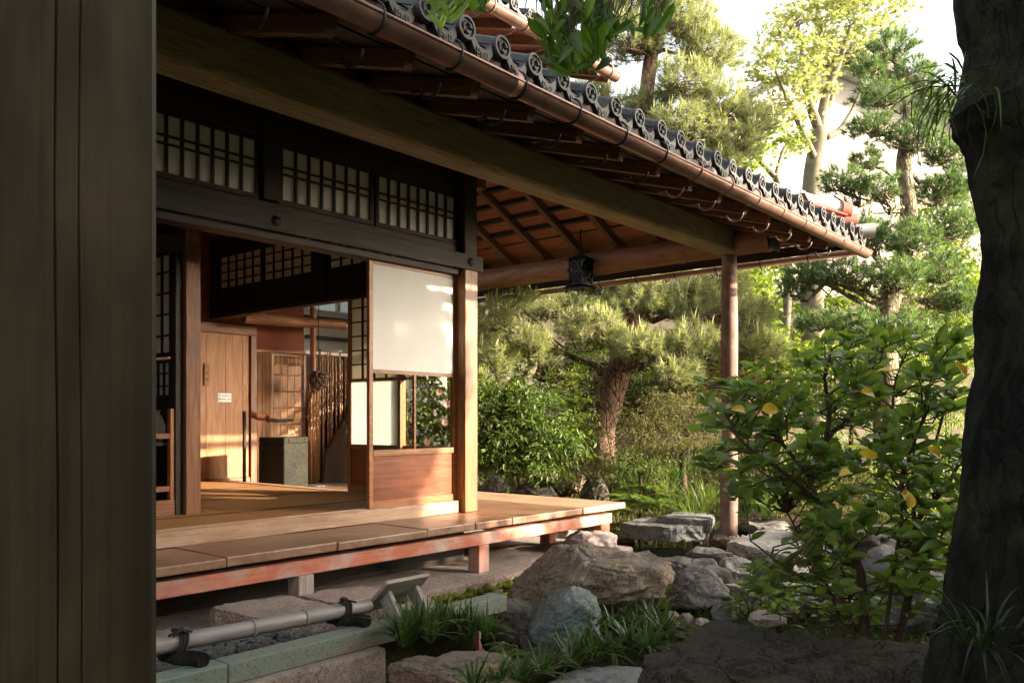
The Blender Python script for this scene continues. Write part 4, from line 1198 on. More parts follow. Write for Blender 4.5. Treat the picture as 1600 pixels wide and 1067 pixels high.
# black iron lantern on the round beam
lp = at_x(907, 425, 7.26)
LN = root('hanging_lantern', (lp.x, lp.y, 2.03), 'square black iron lantern with pierced sides hanging in front of the round beam', 'lantern')
m = MB(); s = 0.085
for sx, sy in ((-1, -1), (1, -1), (1, 1), (-1, 1)):
    m.box((lp.x + sx * s, lp.y + sy * s, 2.22), (0.018, 0.018, 0.27))
for z in (2.09, 2.22, 2.35):
    for q in (-1, 1):
        m.box((lp.x, lp.y + q * s, z), (2 * s, 0.014, 0.016)); m.box((lp.x + q * s, lp.y, z), (0.014, 2 * s, 0.016))
for k in range(-2, 3):
    for q in (-1, 1):
        for dz in (-0.065, 0.065):
            ang = 0.7 * (1 if (k + q) % 2 else -1)
            m.box((lp.x + k * 0.034, lp.y + q * s, 2.22 + dz), (0.012, 0.008, 0.15), Matrix.Rotation(ang, 4, 'Y'))
            m.box((lp.x + q * s, lp.y + k * 0.034, 2.22 + dz), (0.008, 0.012, 0.15), Matrix.Rotation(ang, 4, 'X'))
m.build('cage', M['iron'], LN)
m = MB().box((lp.x, lp.y, 2.22), (0.12, 0.12, 0.24)); m.build('inner_screen', M['iron'], LN)
def pyramid(z0, s0, z1, s1):
    return MB().add([(lp.x + a * s0, lp.y + b * s0, z0) for a, b in ((-1, -1), (1, -1), (1, 1), (-1, 1))] + [(lp.x + a * s1, lp.y + b * s1, z1) for a, b in ((-1, -1), (1, -1), (1, 1), (-1, 1))], [[0, 3, 2, 1], [4, 5, 6, 7], [0, 1, 5, 4], [1, 2, 6, 5], [2, 3, 7, 6], [3, 0, 4, 7]])
pyramid(2.355, 0.125, 2.40, 0.05).build('roof', M['iron'], LN)
pyramid(2.05, 0.135, 2.085, 0.1).build('tray', M['iron'], LN)
m = MB()
for sx, sy in ((-1, -1), (1, -1), (1, 1), (-1, 1)): m.tube([(lp.x + sx * 0.10, lp.y + sy * 0.10, 2.05), (lp.x + sx * 0.11, lp.y + sy * 0.11, 2.0)], 0.01, 6)
m.tube([(lp.x, lp.y, 2.39), (lp.x, lp.y, 2.72)], 0.008, 6)
m.build('foot_and_rod', M['iron'], LN)

# things in the hall
BS = root('stone_basin', (4.93, 7.15, -0.12), 'square dark stone water basin standing before the bamboo wall', 'stone basin')
Mb = Matrix.Translation((4.93, 7.15, 0.2)) @ Matrix.Rotation(R(12), 4, 'Z')
b = MB(); o_, i_ = 0.17, 0.11
b.box((0, 0, -0.04), (2*o_, 2*o_, 0.55))
for sx, sy, w_, d_ in ((-1, 0, o_-i_, 2*o_), (1, 0, o_-i_, 2*o_)):
    b.box((sx * (o_ + i_) / 2, 0, 0.265), (o_ - i_, 2*o_, 0.06))
for sy in (-1, 1): b.box((0, sy * (o_ + i_) / 2, 0.265), (2*i_, o_ - i_, 0.06))
bo = b.build('block', M['basin'], BS, M=Mb); add_bevel(bo, 0.012)
MB().box((0, 0, 0.27), (2*i_, 2*i_, 0.02)).build('water', M['water'], BS, M=Mb)
SP = root('wooden_spout', (4.72, 7.1, 0.4), 'rough wooden water spout with a dark ladle above the stone basin', 'water spout')
log('spout', (4.66, 7.3, 0.71), (4.78, 7.14, 0.68), 0.035, 0.03, M['int_pillar'], SP, 10, 0.006)
log('ladle', (4.74, 7.16, 0.66), (4.98, 7.05, 0.655), 0.022, 0.012, M['dark_int'], SP, 10, 0.004)
log('spout_pole', (4.62, 7.36, -0.12), (4.62, 7.36, 0.75), 0.018, 0.018, M['dark_int'], SP, 10, 0.002)
bp = at_y(498, 594, 7.45)
HB = root('hanging_ball', tuple(bp), 'round dark openwork ball hanging before the bamboo slats', 'ornament')
bm = bmesh.new(); bmesh.ops.create_icosphere(bm, subdivisions=2, radius=0.1)
me = bpy.data.meshes.new('ball'); bm.to_mesh(me); bm.free(); me.materials.append(M['ceramic'])
o = obj('ball', me, Matrix.Translation(bp), HB)
wf = o.modifiers.new('w', 'WIREFRAME'); wf.thickness = 0.018
bm = bmesh.new(); bmesh.ops.create_icosphere(bm, subdivisions=3, radius=0.075)
me = bpy.data.meshes.new('core'); bm.to_mesh(me); bm.free(); me.materials.append(M['dark_int']); obj('core', me, Matrix.Translation(bp), HB)
MB().tube([bp + Vector((0, 0, 0.09)), bp + Vector((0, 0, 0.9))], 0.004, 5).build('cord', M['rope'], HB)
def text(name, body, Mt, size, parent, mat):
    c = bpy.data.curves.new(name, 'FONT'); c.body = body; c.size = size; c.align_x = 'CENTER'; c.align_y = 'CENTER'; c.extrude = 0.0004
    tmp = bpy.data.objects.new(name, c); COL.objects.link(tmp)
    bpy.context.view_layer.update()
    me = bpy.data.meshes.new_from_object(tmp.evaluated_get(bpy.context.evaluated_depsgraph_get()))
    bpy.data.objects.remove(tmp)
    me.materials.clear(); me.materials.append(mat)
    return obj(name, me, Mt, parent)
sp_ = at_y(351, 621, BY - 0.006)
SG = root('paper_notice', tuple(sp_), 'small white paper notice with two printed lines fixed on the honey board door', 'notice')
Rf = Matrix.Rotation(R(90), 4, 'X')
MB().box((0, 0, 0), (0.155, 0.002, 0.092)).build('sheet', M['paper_sign'], SG, M=Matrix.Translation(sp_))
text('printed_line', 'The opening hours', Matrix.Translation(sp_ + Vector((0, -0.002, 0.02))) @ Rf, 0.017, SG, M['ink'])
text('printed_line', '開館時間のご案内', Matrix.Translation(sp_ + Vector((0, -0.002, -0.018))) @ Rf, 0.018, SG, M['ink'])
tp = at_y(323, 585, BY - 0.012)
TG = root('name_tablet', tuple(tp), 'narrow upright wooden tablet with brush writing on the honey board door', 'sign')
slab('tablet_board', (tp.x - 0.03, tp.y - 0.006, tp.z - 0.115), (tp.x + 0.03, tp.y + 0.005, tp.z + 0.115), M['orange_door'], TG, 'z', 0.003)
for k, ch in enumerate('お茶席'):
    text('brush_writing', ch, Matrix.Translation(tp + Vector((0, -0.0075, 0.07 - 0.06 * k))) @ Rf, 0.045, TG, M['ink'])

# open shelf behind the near post
SH = root('open_shelf', (2.5, 5.2, 0.05), 'low dark open shelf with reddish rails standing beside the inner pillar', 'shelf')
slab('plinth', (1.9, 5.17, 0.05), (2.74, 5.23, 0.15), M['int_pillar'], SH, 'x')
slab('rail', (1.9, 5.185, 0.545), (2.715, 5.215, 0.58), M['int_pillar'], SH, 'x')
slab('rail', (1.9, 5.185, 0.205), (2.715, 5.215, 0.24), M['int_pillar'], SH, 'x')
slab('stile', (2.715, 5.18, 0.15), (2.742, 5.22, 0.74), M['door'], SH, 'z')
slab('back_board', (1.9, 5.55, 0.05), (2.74, 5.57, 0.5), M['dark_int'], SH, 'x')
slab('shelf_top', (1.9, 5.22, 0.50), (2.74, 5.55, 0.52), M['dark_int'], SH, 'x')
vp = at_y(244, 645, 5.4)
vz = MB().lathe([(0, 0), (0.035, 0), (0.055, 0.05), (0.06, 0.1), (0.04, 0.16), (0.022, 0.19), (0.028, 0.21), (0.02, 0.21), (0.015, 0.19), (0, 0.18)], 20, Matrix.Translation((vp.x - 0.01, 5.38, 0.52)))
vz.build('flower_vase', plain('grey vase', (0.3, 0.27, 0.24), 0.4, 0.3, 12), None, True, label='small grey vase standing on the open shelf by the near post', cat='vase')
# grey canopy of the building beyond the hall
CN = root('grey_canopy', (6.9, 9.0, 1.5), 'grey sheet canopy and pale window frames seen over the bamboo slats', 'canopy')
slab('sheet_panel', (6.0, 8.6, 1.52), (8.2, 8.66, 1.86), M['plaster_grey'], CN, 'x')
slab('beam', (6.0, 8.55, 1.9), (8.2, 8.7, 1.95), M['facade'], CN, 'x')
slab('beam', (6.2, 8.5, 1.66), (8.2, 8.56, 1.70), M['iron'], CN, 'x')
slab('window_frame', (6.0, 8.75, 1.98), (8.2, 8.8, 2.06), M['plaster_grey'], CN, 'x')
for x in (6.35, 6.85, 7.35): slab('window_frame', (x, 8.75, 2.07), (x + 0.05, 8.8, 2.6), M['plaster_grey'], CN, 'z')
slab('window_pane', (6.0, 8.82, 2.07), (8.2, 8.84, 2.6), M['frosted'], CN, 'x')

# ------------------------------------------------------------------ rocks
_ico = {}
def ico(sub):
    if sub not in _ico:
        bm = bmesh.new(); bmesh.ops.create_icosphere(bm, subdivisions=sub, radius=1)
        _ico[sub] = (np.array([v.co[:] for v in bm.verts]), np.array([[v.index for v in f.verts] for f in bm.faces])); bm.free()
    return _ico[sub]
def rock_mesh(name, size, seed, mat, sub=5, cuts=9, lump=0.15, fine=0.035, flat_top=None, box=0.0, cracks=1.0):
    rr = np.random.default_rng(seed)
    v, f = ico(sub); v = v.copy()
    if box: v = v / (np.abs(v) ** (2 + 6 * box)).sum(1, keepdims=True) ** (1 / (2 + 6 * box))
    off = Vector(rr.uniform(-50, 50, 3))
    for _ in range(cuts):
        nrm = rr.normal(size=3); nrm /= np.linalg.norm(nrm)
        h = rr.uniform(0.55, 0.85)
        d = v @ nrm - h
        v = v - np.outer(np.maximum(d, 0) * 0.93, nrm)
    if flat_top is not None:
        d = v[:, 2] - flat_top; v[:, 2] -= np.maximum(d, 0) * 0.9
    S = np.array(size)
    out = v * S
    nn = v / np.linalg.norm(v, axis=1, keepdims=True)
    sm = float(S.mean()); per = 0.22 / max(sm, 0.05)
    asp = S / S.max()
    disp = np.empty(len(v))
    for k, p in enumerate(v):
        q = Vector(p); w_ = q * 1.15 + off
        warp = mnoise.noise_vector(q * 2.3 + off) * 0.22
        d_ = mnoise.voronoi((q + warp) * 1.35 + off)[0]
        gap = d_[1] - d_[0]
        crack = max(0.0, 1 - gap / 0.055)
        bed = mnoise.noise(Vector((q.x * 0.7 + warp.x, q.y * 0.7 + warp.y, q.z * 4.5)) + off)
        disp[k] = (lump * mnoise.fractal(w_, 0.9, 2.0, 3) + fine * (mnoise.ridged_multi_fractal(q * 3.2 + off, 0.8, 2.1, 5, 1.0, 2.0) - 1.0)
                   + 0.035 * mnoise.fractal(q * 9 + off, 0.7, 2.0, 4) - 0.05 * cracks * crack + 0.02 * bed)
    out = out + nn * (disp * sm)[:, None]
    return np_mesh(name, out, f, mat, True)
def rock(px0, px1, py0, py1, d, dep, mat, seed, label, name='rock', rot=None, group=None, **kw):
    c = at_depth((px0 + px1) / 2, (py0 + py1) / 2, d)
    w_ = (px1 - px0) / 2 * d / FOC; h_ = (py1 - py0) / 2 * d / FOC
    me = rock_mesh(name, (w_, dep, h_), seed, M[mat], **kw)
    Mx = Matrix.Translation(c) @ Matrix.Rotation(YAW - R(90) + (rot or 0), 4, 'Z')
    return obj(name, me, Mx, label=label, cat='rock', group=group)
rock(800, 1052, 846, 985, 5.25, 0.40, 'rock_brown', 21, 'largest brown boulder in the middle, lying beside the deck end', 'boulder', cuts=6, sub=6, lump=0.14, box=0.22, flat_top=0.72)
rock(826, 932, 922, 1008, 4.6, 0.2, 'rock_teal', 12, 'blue-green rounded rock in front of the largest boulder', cuts=2, box=0.3, sub=6, lump=0.14)
rock(815, 925, 985, 1060, 4.55, 0.22, 'rock_dark', 13, 'dark squarish rock underneath the blue-green rock', cuts=8, box=0.5)
rock(752, 838, 940, 1000, 4.8, 0.16, 'rock_dark', 14, 'small black rock left of the blue-green rock', cuts=2, box=0.2)
rock(1012, 1150, 858, 950, 5.9, 0.3, 'rock_grey', 25, 'grey flat-topped rock right of the largest boulder', flat_top=0.55, cuts=8, box=0.3)
rock(1040, 1137, 888, 960, 5.4, 0.2, 'rock_grey', 26, 'round rough dark grey rock in front of the flat-topped rock', cuts=6)
rock(1060, 1148, 852, 880, 6.5, 0.25, 'rock_grey', 27, 'low grey rock behind the flat-topped rock', flat_top=0.5)
rock(585, 800, 990, 1130, 3.7, 0.24, 'rock_red', 31, 'reddish cracked flat rock in the near grass below the kerb', 'flat_rock', flat_top=0.30, cuts=8, sub=6, box=0.2, lump=0.14)
rock(1018, 1440, 958, 1230, 2.75, 0.34, 'rock_near', 41, 'large dark rough boulder nearest, at the foot of the leafy bush', 'boulder', flat_top=0.62, sub=6, cuts=7, box=0.3, lump=0.14, cracks=1.8)
rock(845, 1035, 1042, 1100, 3.9, 0.22, 'rock_blue', 51, 'flat grey slate stone between the grass and the nearest boulder', 'stepping_stone', flat_top=0.3, box=0.5)
rock(1128, 1180, 872, 922, 6.0, 0.15, 'rock_pale', 61, 'pale grey block of stone right of the flat-topped rock', cuts=8, box=0.4)
rock(1135, 1212, 904, 938, 5.4, 0.2, 'rock_pale', 62, 'low pale flat stone partly behind the leafy bush', flat_top=0.3)
rock(1165, 1230, 878, 910, 6.3, 0.2, 'rock_grey', 63, 'dark grey stone under the square granite slab', cuts=8)
rock(1106, 1160, 824, 862, 8.1, 0.16, 'rock_brown', 64, 'brown base stone carrying the round eave post', 'base_stone', cuts=7)
rock(1148, 1232, 806, 838, 9.2, 0.35, 'rock_grey', 65, 'grey rock behind the round eave post', cuts=7, flat_top=0.4)
rock(880, 978, 830, 872, 6.75, 0.26, 'rock_pink', 66, 'pinkish rock under the last post of the deck', cuts=7)
rock(905, 945, 838, 870, 6.55, 0.12, 'rock_pink', 67, 'small rosy rock beside the last post of the deck', cuts=7)
rock(840, 915, 838, 862, 7.1, 0.2, 'rock_brown', 68, 'low brown stone under the deck end', flat_top=0.3, cuts=7)
rock(850, 905, 818, 846, 8.3, 0.3, 'rock_brown', 69, 'brown stone deep under the deck end', cuts=7)
rock(1060, 1085, 958, 985, 5.0, 0.07, 'rock_brown', 70, 'light brown round cobble among the grass tufts', 'cobble', cuts=3)
rock(1084, 1112, 965, 990, 4.9, 0.07, 'rock_pink', 71, 'rosy cobble next to the light brown cobble', 'cobble', cuts=5)
rock(1030, 1066, 955, 975, 5.1, 0.09, 'rock_brown', 72, 'flat brown cobble under the dark grey rock', 'cobble', cuts=5)
rock(1112, 1150, 940, 975, 5.0, 0.1, 'rock_blue', 73, 'blue-grey stone below the round rough rock', cuts=6)
rock(1170, 1240, 955, 980, 4.3, 0.1, 'rock_pink', 74, 'low rosy stone behind the nearest boulder', cuts=6)
rock(760, 812, 928, 946, 5.4, 0.1, 'rock_pink', 75, 'low pinkish stone at the end of the kerb', flat_top=0.4)
rock(738, 790, 918, 934, 5.6, 0.12, 'rock_brown', 76, 'flat brown stone in the water channel by the kerb', flat_top=0.4)
rock(876, 900, 1000, 1050, 4.3, 0.05, 'rock_brown', 77, 'narrow upright brown stone beside the dark squarish rock', box=0.5, cuts=6)
rock(900, 960, 985, 1015, 4.7, 0.08, 'rock_brown', 78, 'low brown stone behind the grass tufts', cuts=6)
# far bank stones
rock(752, 800, 742, 790, 10.0, 0.3, 'rock_dark', 81, 'dark bank stone beside the corner pillar', cuts=7)
rock(792, 870, 752, 792, 9.6, 0.35, 'rock_dark', 82, 'long mossy bank stone behind the deck', cuts=7)
rock(815, 870, 725, 775, 10.6, 0.35, 'rock_dark', 83, 'taller mossy stone under the green shrub', cuts=7)
rock(870, 915, 735, 778, 10.2, 0.25, 'rock_brown', 84, 'small brown stone on the far bank', cuts=7)
rock(905, 950, 745, 795, 9.7, 0.25, 'rock_dark', 85, 'dark stone left of the ferns on the far bank', cuts=7)
rock(1040, 1130, 745, 790, 10.3, 0.4, 'rock_brown', 86, 'broad brown stone behind the light grass', cuts=7)
rock(1240, 1420, 800, 880, 7.2, 0.5, 'rock_dark', 87, 'broad dark rock seen through the leafy bush', cuts=7, flat_top=0.4)
rock(1330, 1490, 860, 990, 4.9, 0.4, 'rock_grey', 88, 'grey rock behind the stems of the leafy bush', cuts=7)
rock(1210, 1320, 900, 960, 5.2, 0.3, 'rock_pink', 89, 'rosy low rock behind the leafy bush', cuts=7, flat_top=0.4)
rock(690, 760, 790, 830, 9.0, 0.3, 'rock_dark', 90, 'dark stone at the edge of the pad under the deck', cuts=7)

# stone bridge: slab on two stone supports
BG = root('stone_bridge', tuple(at_depth(1045, 850, 8.3)), 'grey slate bridge of two stacked slabs across the dark pond', 'bridge')
def rock_part(name, px0, px1, py0, py1, d, dep, mat, seed, parent, **kw):
    c = at_depth((px0 + px1) / 2, (py0 + py1) / 2, d)
    me = rock_mesh(name, ((px1 - px0) / 2 * d / FOC, dep, (py1 - py0) / 2 * d / FOC), seed, M[mat], **kw)
    return obj(name, me, Matrix.Translation(c) @ Matrix.Rotation(YAW - R(90), 4, 'Z'), parent)
for pts_, z0_, z1_, sd in (([(966, 817), (1000, 821), (1045, 824), (1098, 823), (1107, 815), (1062, 807), (1000, 808)], -0.47, -0.335, 31), ([(1026, 807), (1070, 810), (1112, 812), (1116, 803), (1060, 798)], -0.39, -0.275, 32)):
    so_ = stone_block('slab', [tuple(at_z(a_, b_, z1_)[:2]) for a_, b_ in pts_], z0_, z1_, M['rock_blue'], 0.022, seed=sd)
    mw_ = so_.matrix_world.copy(); so_.parent = BG; so_.matrix_local = WM[BG.name].inverted() @ WM[so_.name]
rock_part('support', 1082, 1104, 828, 862, 8.1, 0.12, 'rock_brown', 103, BG, box=0.5, cuts=5)
rock_part('support', 962, 990, 826, 866, 8.5, 0.15, 'rock_dark', 104, BG, box=0.5, cuts=5)
# granite block by the post
c = [at_z(1136, 845, -0.36), at_z(1238, 872, -0.36), at_z(1310, 850, -0.36), at_z(1200, 823, -0.36)]
stone_block('granite_slab', [(p.x, p.y) for p in c], -0.53, -0.36, M['granite_grey'], 0.03, seed=5, label='thick square grey granite slab beside the round eave post', cat='stone slab')
# mossy edge of the pad
mv = MB()
bvs, bfs = ico(2)
for k in range(260):
    x = 3.1 + 2.3 * random.random(); s = random.uniform(0.012, 0.035)
    mv.add(bvs * np.array([s * 1.5, s * 0.9, s]) * (1 + 0.25 * np.sin(bvs[:, [2, 0, 1]] * 5 + k)) + np.array([x, 3.735 + random.uniform(-.012, .012), random.uniform(-0.55, -0.45)]), None, bfs)
mo = mv.build('moss_edge', M['moss'], None, True, kind='stuff', label='bright green moss along the edge of the concrete pad', cat='moss')
at_ = mo.data.attributes.new('rnd', 'FLOAT', 'FACE'); at_.data.foreach_set('value', np.repeat(rng.random(260), len(bfs)).astype(np.float32))
# ------------------------------------------------------------------ background buildings
BK = root('white_storehouse', tuple(at_depth(1290, 700, 24)), 'large white plastered building with a dark roof edge behind the trees', 'building')
def wall_quad(name, p0, p1, z0, z1, th, mat, parent):
    p0 = Vector((p0[0], p0[1], 0)); p1 = Vector((p1[0], p1[1], 0))
    Mx, L = frame_x(p0 + Vector((0, 0, (z0 + z1) / 2)), p1 + Vector((0, 0, (z0 + z1) / 2)))
    return obj(name, MB().box((0, 0, 0), (L, th, z1 - z0)).mesh(name, mat), Mx, parent)
wa, wb = at_depth(1010, 600, 22.5), at_depth(1560, 600, 25)
zt = lambda p, py: at_depth(0, py, img_depth(p)).z
Mx, L = frame_x((wa.x, wa.y, 0), (wb.x, wb.y, 0))
def wl(px):   # local x on the wall for an image column
    r = ray(px); a = np.array([[r[0], -(wb.x-wa.x)], [r[1], -(wb.y-wa.y)]]); s = np.linalg.solve(a, np.array([wa.x, wa.y]))
    return (s[1] - 0.5) * L, s[0]
def wz(px, py): x, d = wl(px); return x, at_depth(px, py, d).z
pts = [(wl(1010)[0], -1.0), (wl(1560)[0], -1.0), wz(1560, 215), wz(1290, 103), wz(1010, 230)]
g_ = MB().prism(pts, -0.15, 0.15)
V = np.concatenate(g_.v); V = np.stack([V[:, 0], V[:, 2], V[:, 1]], 1)
obj('gable_wall', np_mesh('gable_wall', V, [np.concatenate(g_.q), np.concatenate(g_.t)], M['plaster']), Mx, BK)
for a_, b_ in (((1275, 95), (1580, 222)), ((1305, 95), (990, 238))):
    xa, za = wz(*a_); xb, zb = wz(*b_)
    bar('roof_verge', Mx @ Vector((xa, -0.5, za + 0.05)), Mx @ Vector((xb, -0.5, zb + 0.05)), 0.9, 0.16, M['tile'], BK)
    bar('eave_band', Mx @ Vector((xa, -0.25, za - 0.16)), Mx @ Vector((xb, -0.25, zb - 0.16)), 0.24, 0.22, M['plaster_grey'], BK)
x0, z0 = wz(1352, 345)
obj('garden_wall', MB().box((0, 0, 0), (26, 0.2, 3.6)).mesh('garden_wall', M['earth_wall']), Matrix.Translation(at_depth(1180, 600, 17.5)) @ Matrix.Rotation(YAW - R(90), 4, 'Z'), label='brown earth garden wall behind the far shrubs', cat='wall')
# small house beyond the corner pillar
NB = root('neighbour_house', tuple(at_depth(760, 600, 14.5)), 'pale house wall with brown timber balcony beyond the corner pillar', 'building')
def cam_box(name, px0, px1, py0, py1, d, th, mat, parent, **kw):
    a = at_depth(px0, py0, d); b = at_depth(px1, py1, d)
    c = (a + b) / 2; w_ = (px1 - px0) * d / FOC; h_ = (py1 - py0) * d / FOC
    Mx = Matrix.Translation(c) @ Matrix.Rotation(YAW - R(90), 4, 'Z')
    o = obj(name, MB().box((0, 0, 0), (w_, th, h_)).mesh(name, mat), Mx, parent, **kw)
    return o
cam_box('wall', 640, 785, 380, 800, 15, 0.2, M['plaster'], NB)
cam_box('balcony', 640, 768, 512, 524, 14.2, 0.8, M['soffit'], NB)
cam_box('balcony_rail', 640, 768, 478, 484, 13.8, 0.08, M['rafter_end'], NB)
cam_box('balcony_panel', 640, 762, 484, 511, 13.9, 0.05, M['plaster_grey'], NB)
cam_box('post', 775, 786, 455, 780, 14.2, 0.15, M['rafter_end'], NB)
cam_box('roof', 600, 800, 530, 540, 13.4, 0.9, M['tile'], NB)
cam_box('garden_fence', 735, 885, 588, 760, 12.8, 0.15, M['plaster'], None, label='low white plaster wall behind the green shrub', cat='wall')
BF = root('board_fence', tuple(at_depth(980, 640, 13)), 'dark board fence behind the leaning red pine trunk', 'fence')
for k in range(13):
    cam_box('board', 882 + k * 22, 882 + k * 22 + 21.6, 535, 700, 13.0, 0.03, M['facade_grey'], BF)
for py in (560, 655): cam_box('rail', 880, 1170, py, py + 7, 12.93, 0.06, M['facade_grey'], BF)
# ------------------------------------------------------------------ plant builders
ORD = ['leftmost', 'second from left', 'third from left', 'fourth from left', 'fifth from left', 'sixth from left', 'seventh from left', 'eighth from left', 'ninth from left', 'tenth from left', 'eleventh from left', 'twelfth from left']
def ordered(spots): return [(ORD[k],) + s_ for k, s_ in enumerate(sorted(spots))]
def unit(v): return v / (np.linalg.norm(v, axis=-1, keepdims=True) + 1e-9)
TPL = {
    # columns: along, across, up
    'needle': (np.array([[0, -.5, 0], [0, .5, 0], [1, 0, 0]]), np.array([[0, 1, 2]])),
    'leaf': (np.array([[0, 0, 0], [.3, -.42, .07], [.3, .42, .07], [.4, 0, 0], [.68, -.36, .03], [.68, .36, .03], [1, 0, -.1]]),
             np.array([[0, 1, 3], [0, 3, 2], [1, 4, 3], [2, 3, 5], [3, 4, 6], [3, 6, 5]])),
    'small': (np.array([[0, 0, 0], [.45, -.5, .05], [.45, .5, .05], [1, 0, -.06]]), np.array([[0, 1, 3], [0, 3, 2]])),
    'maple': (np.array([[0, 0, 0], [.35, -.22, 0], [.2, -.75, -.05], [.55, -.2, 0], [.75, -.5, -.04], [.7, -.1, 0], [1, 0, -.06], [.7, .1, 0], [.75, .5, -.04], [.55, .2, 0], [.2, .75, -.05], [.35, .22, 0]]),
              np.array([[0, 2, 1], [1, 2, 3], [0, 1, 11], [1, 3, 11], [3, 9, 11], [3, 4, 5], [3, 5, 9], [5, 7, 9], [5, 6, 7], [7, 8, 9], [9, 10, 11], [0, 11, 10]])),
}
def blade_tpl(bend, seg=5):
    s = np.linspace(0, 1, seg); w = 0.5 * np.sin(np.pi * (0.22 + 0.78 * s)) ** 0.8; w[-1] = 0.02
    V = np.concatenate([np.stack([s - 0.25 * bend * s**3, -w, -bend * s**2.2], 1), np.stack([s - 0.25 * bend * s**3, w, -bend * s**2.2], 1)])
    i = np.arange(seg - 1)
    F = np.concatenate([np.stack([i, i+1, seg+i+1], 1), np.stack([i, seg+i+1, seg+i], 1)])
    return V, F
for q, b in enumerate((0.15, 0.45, 0.8)): TPL['blade%d' % q] = blade_tpl(b)
def scatter(pos, dirs, nrm, L, W, tpl='leaf'):
    """returns (V, F) for many copies of a template: x along dirs, z near nrm"""
    T, F = TPL[tpl]
    x = unit(dirs); y = unit(np.cross(nrm, x)); z = np.cross(x, y)
    L = np.broadcast_to(L, len(pos))[:, None, None]; W = np.broadcast_to(W, len(pos))[:, None, None]
    V = pos[:, None, :] + x[:, None, :] * T[None, :, 0:1] * L + y[:, None, :] * T[None, :, 1:2] * W + z[:, None, :] * T[None, :, 2:3] * L
    k = len(T)
    Fa = (F[None] + (np.arange(len(pos)) * k)[:, None, None]).reshape(-1, 3)
    return V.reshape(-1, 3), Fa
class Foliage:
    def __init__(s): s.V = []; s.F = []; s.R = []; s.n = 0
    def add(s, pos, dirs, nrm, L, W, tpl='leaf', rnd=None):
        if not len(pos): return
        V, F = scatter(np.asarray(pos, float), np.asarray(dirs, float), np.asarray(nrm, float), L, W, tpl)
        s.V.append(V); s.F.append(F + s.n); s.n += len(V)
        r = rng.random(len(pos)) if rnd is None else np.asarray(rnd)
        s.R.append(np.repeat(r, len(TPL[tpl][1])))
    def build(s, name, mat, parent=None, Mx=None, **kw):
        V = np.concatenate(s.V)
        Mx = Mx or (WM[parent.name] if parent is not None else Matrix.Translation(Vector(V.mean(0))))
        V = V - np.array(Mx.translation)
        me = np_mesh(name, V, np.concatenate(s.F), mat, False, np.concatenate(s.R))
        return obj(name, me, Mx, parent, **kw)
def rand_dir(n, up=0.0):
    d = rng.normal(size=(n, 3)); d[:, 2] += up
    return unit(d)
def wood_part(name, mb, mat, parent, smooth=True, **kw):
    V = np.concatenate(mb.v); Mx = WM[parent.name]
    me = np_mesh(name, V - np.array(Mx.translation), [np.concatenate(x) for x in (mb.q, mb.t) if x], mat, smooth)
    return obj(name, me, Mx, parent, **kw)
def wig(p0, p1, n=9, amp=0.06, sag=0.0):
    p0 = np.array(p0, float); p1 = np.array(p1, float)
    t = np.linspace(0, 1, n)[:, None]
    L = np.linalg.norm(p1 - p0)
    P = p0 * (1 - t) + p1 * t
    off = np.cumsum(rng.normal(size=(n, 3)), axis=0) * amp * L / n
    off -= off[-1] * t
    P = P + off * np.sin(np.pi * t) ** 0.3
    P[:, 2] += sag * L * np.sin(np.pi * t[:, 0])
    return P
def needle_tufts(fo, pos, axis, n, L, W, spread=0.9, droop=0.0, rnd=None):
    """n needles around each tuft axis"""
    k = len(pos)
    P = np.repeat(pos, n, 0); A = np.repeat(axis, n, 0)
    d = unit(A + spread * rng.normal(size=(k * n, 3)))
    d[:, 2] -= droop
    P = P + A * rng.uniform(-0.25, 0.35, (k * n, 1)) * L
    r = np.repeat(rng.random(k), n) if rnd is None else np.repeat(rnd, n)
    r = np.clip(r + rng.normal(size=k * n) * 0.12, 0, 1)
    fo.add(P, unit(d), rand_dir(k * n), L * rng.uniform(0.7, 1.1, k * n), W, 'needle', r)

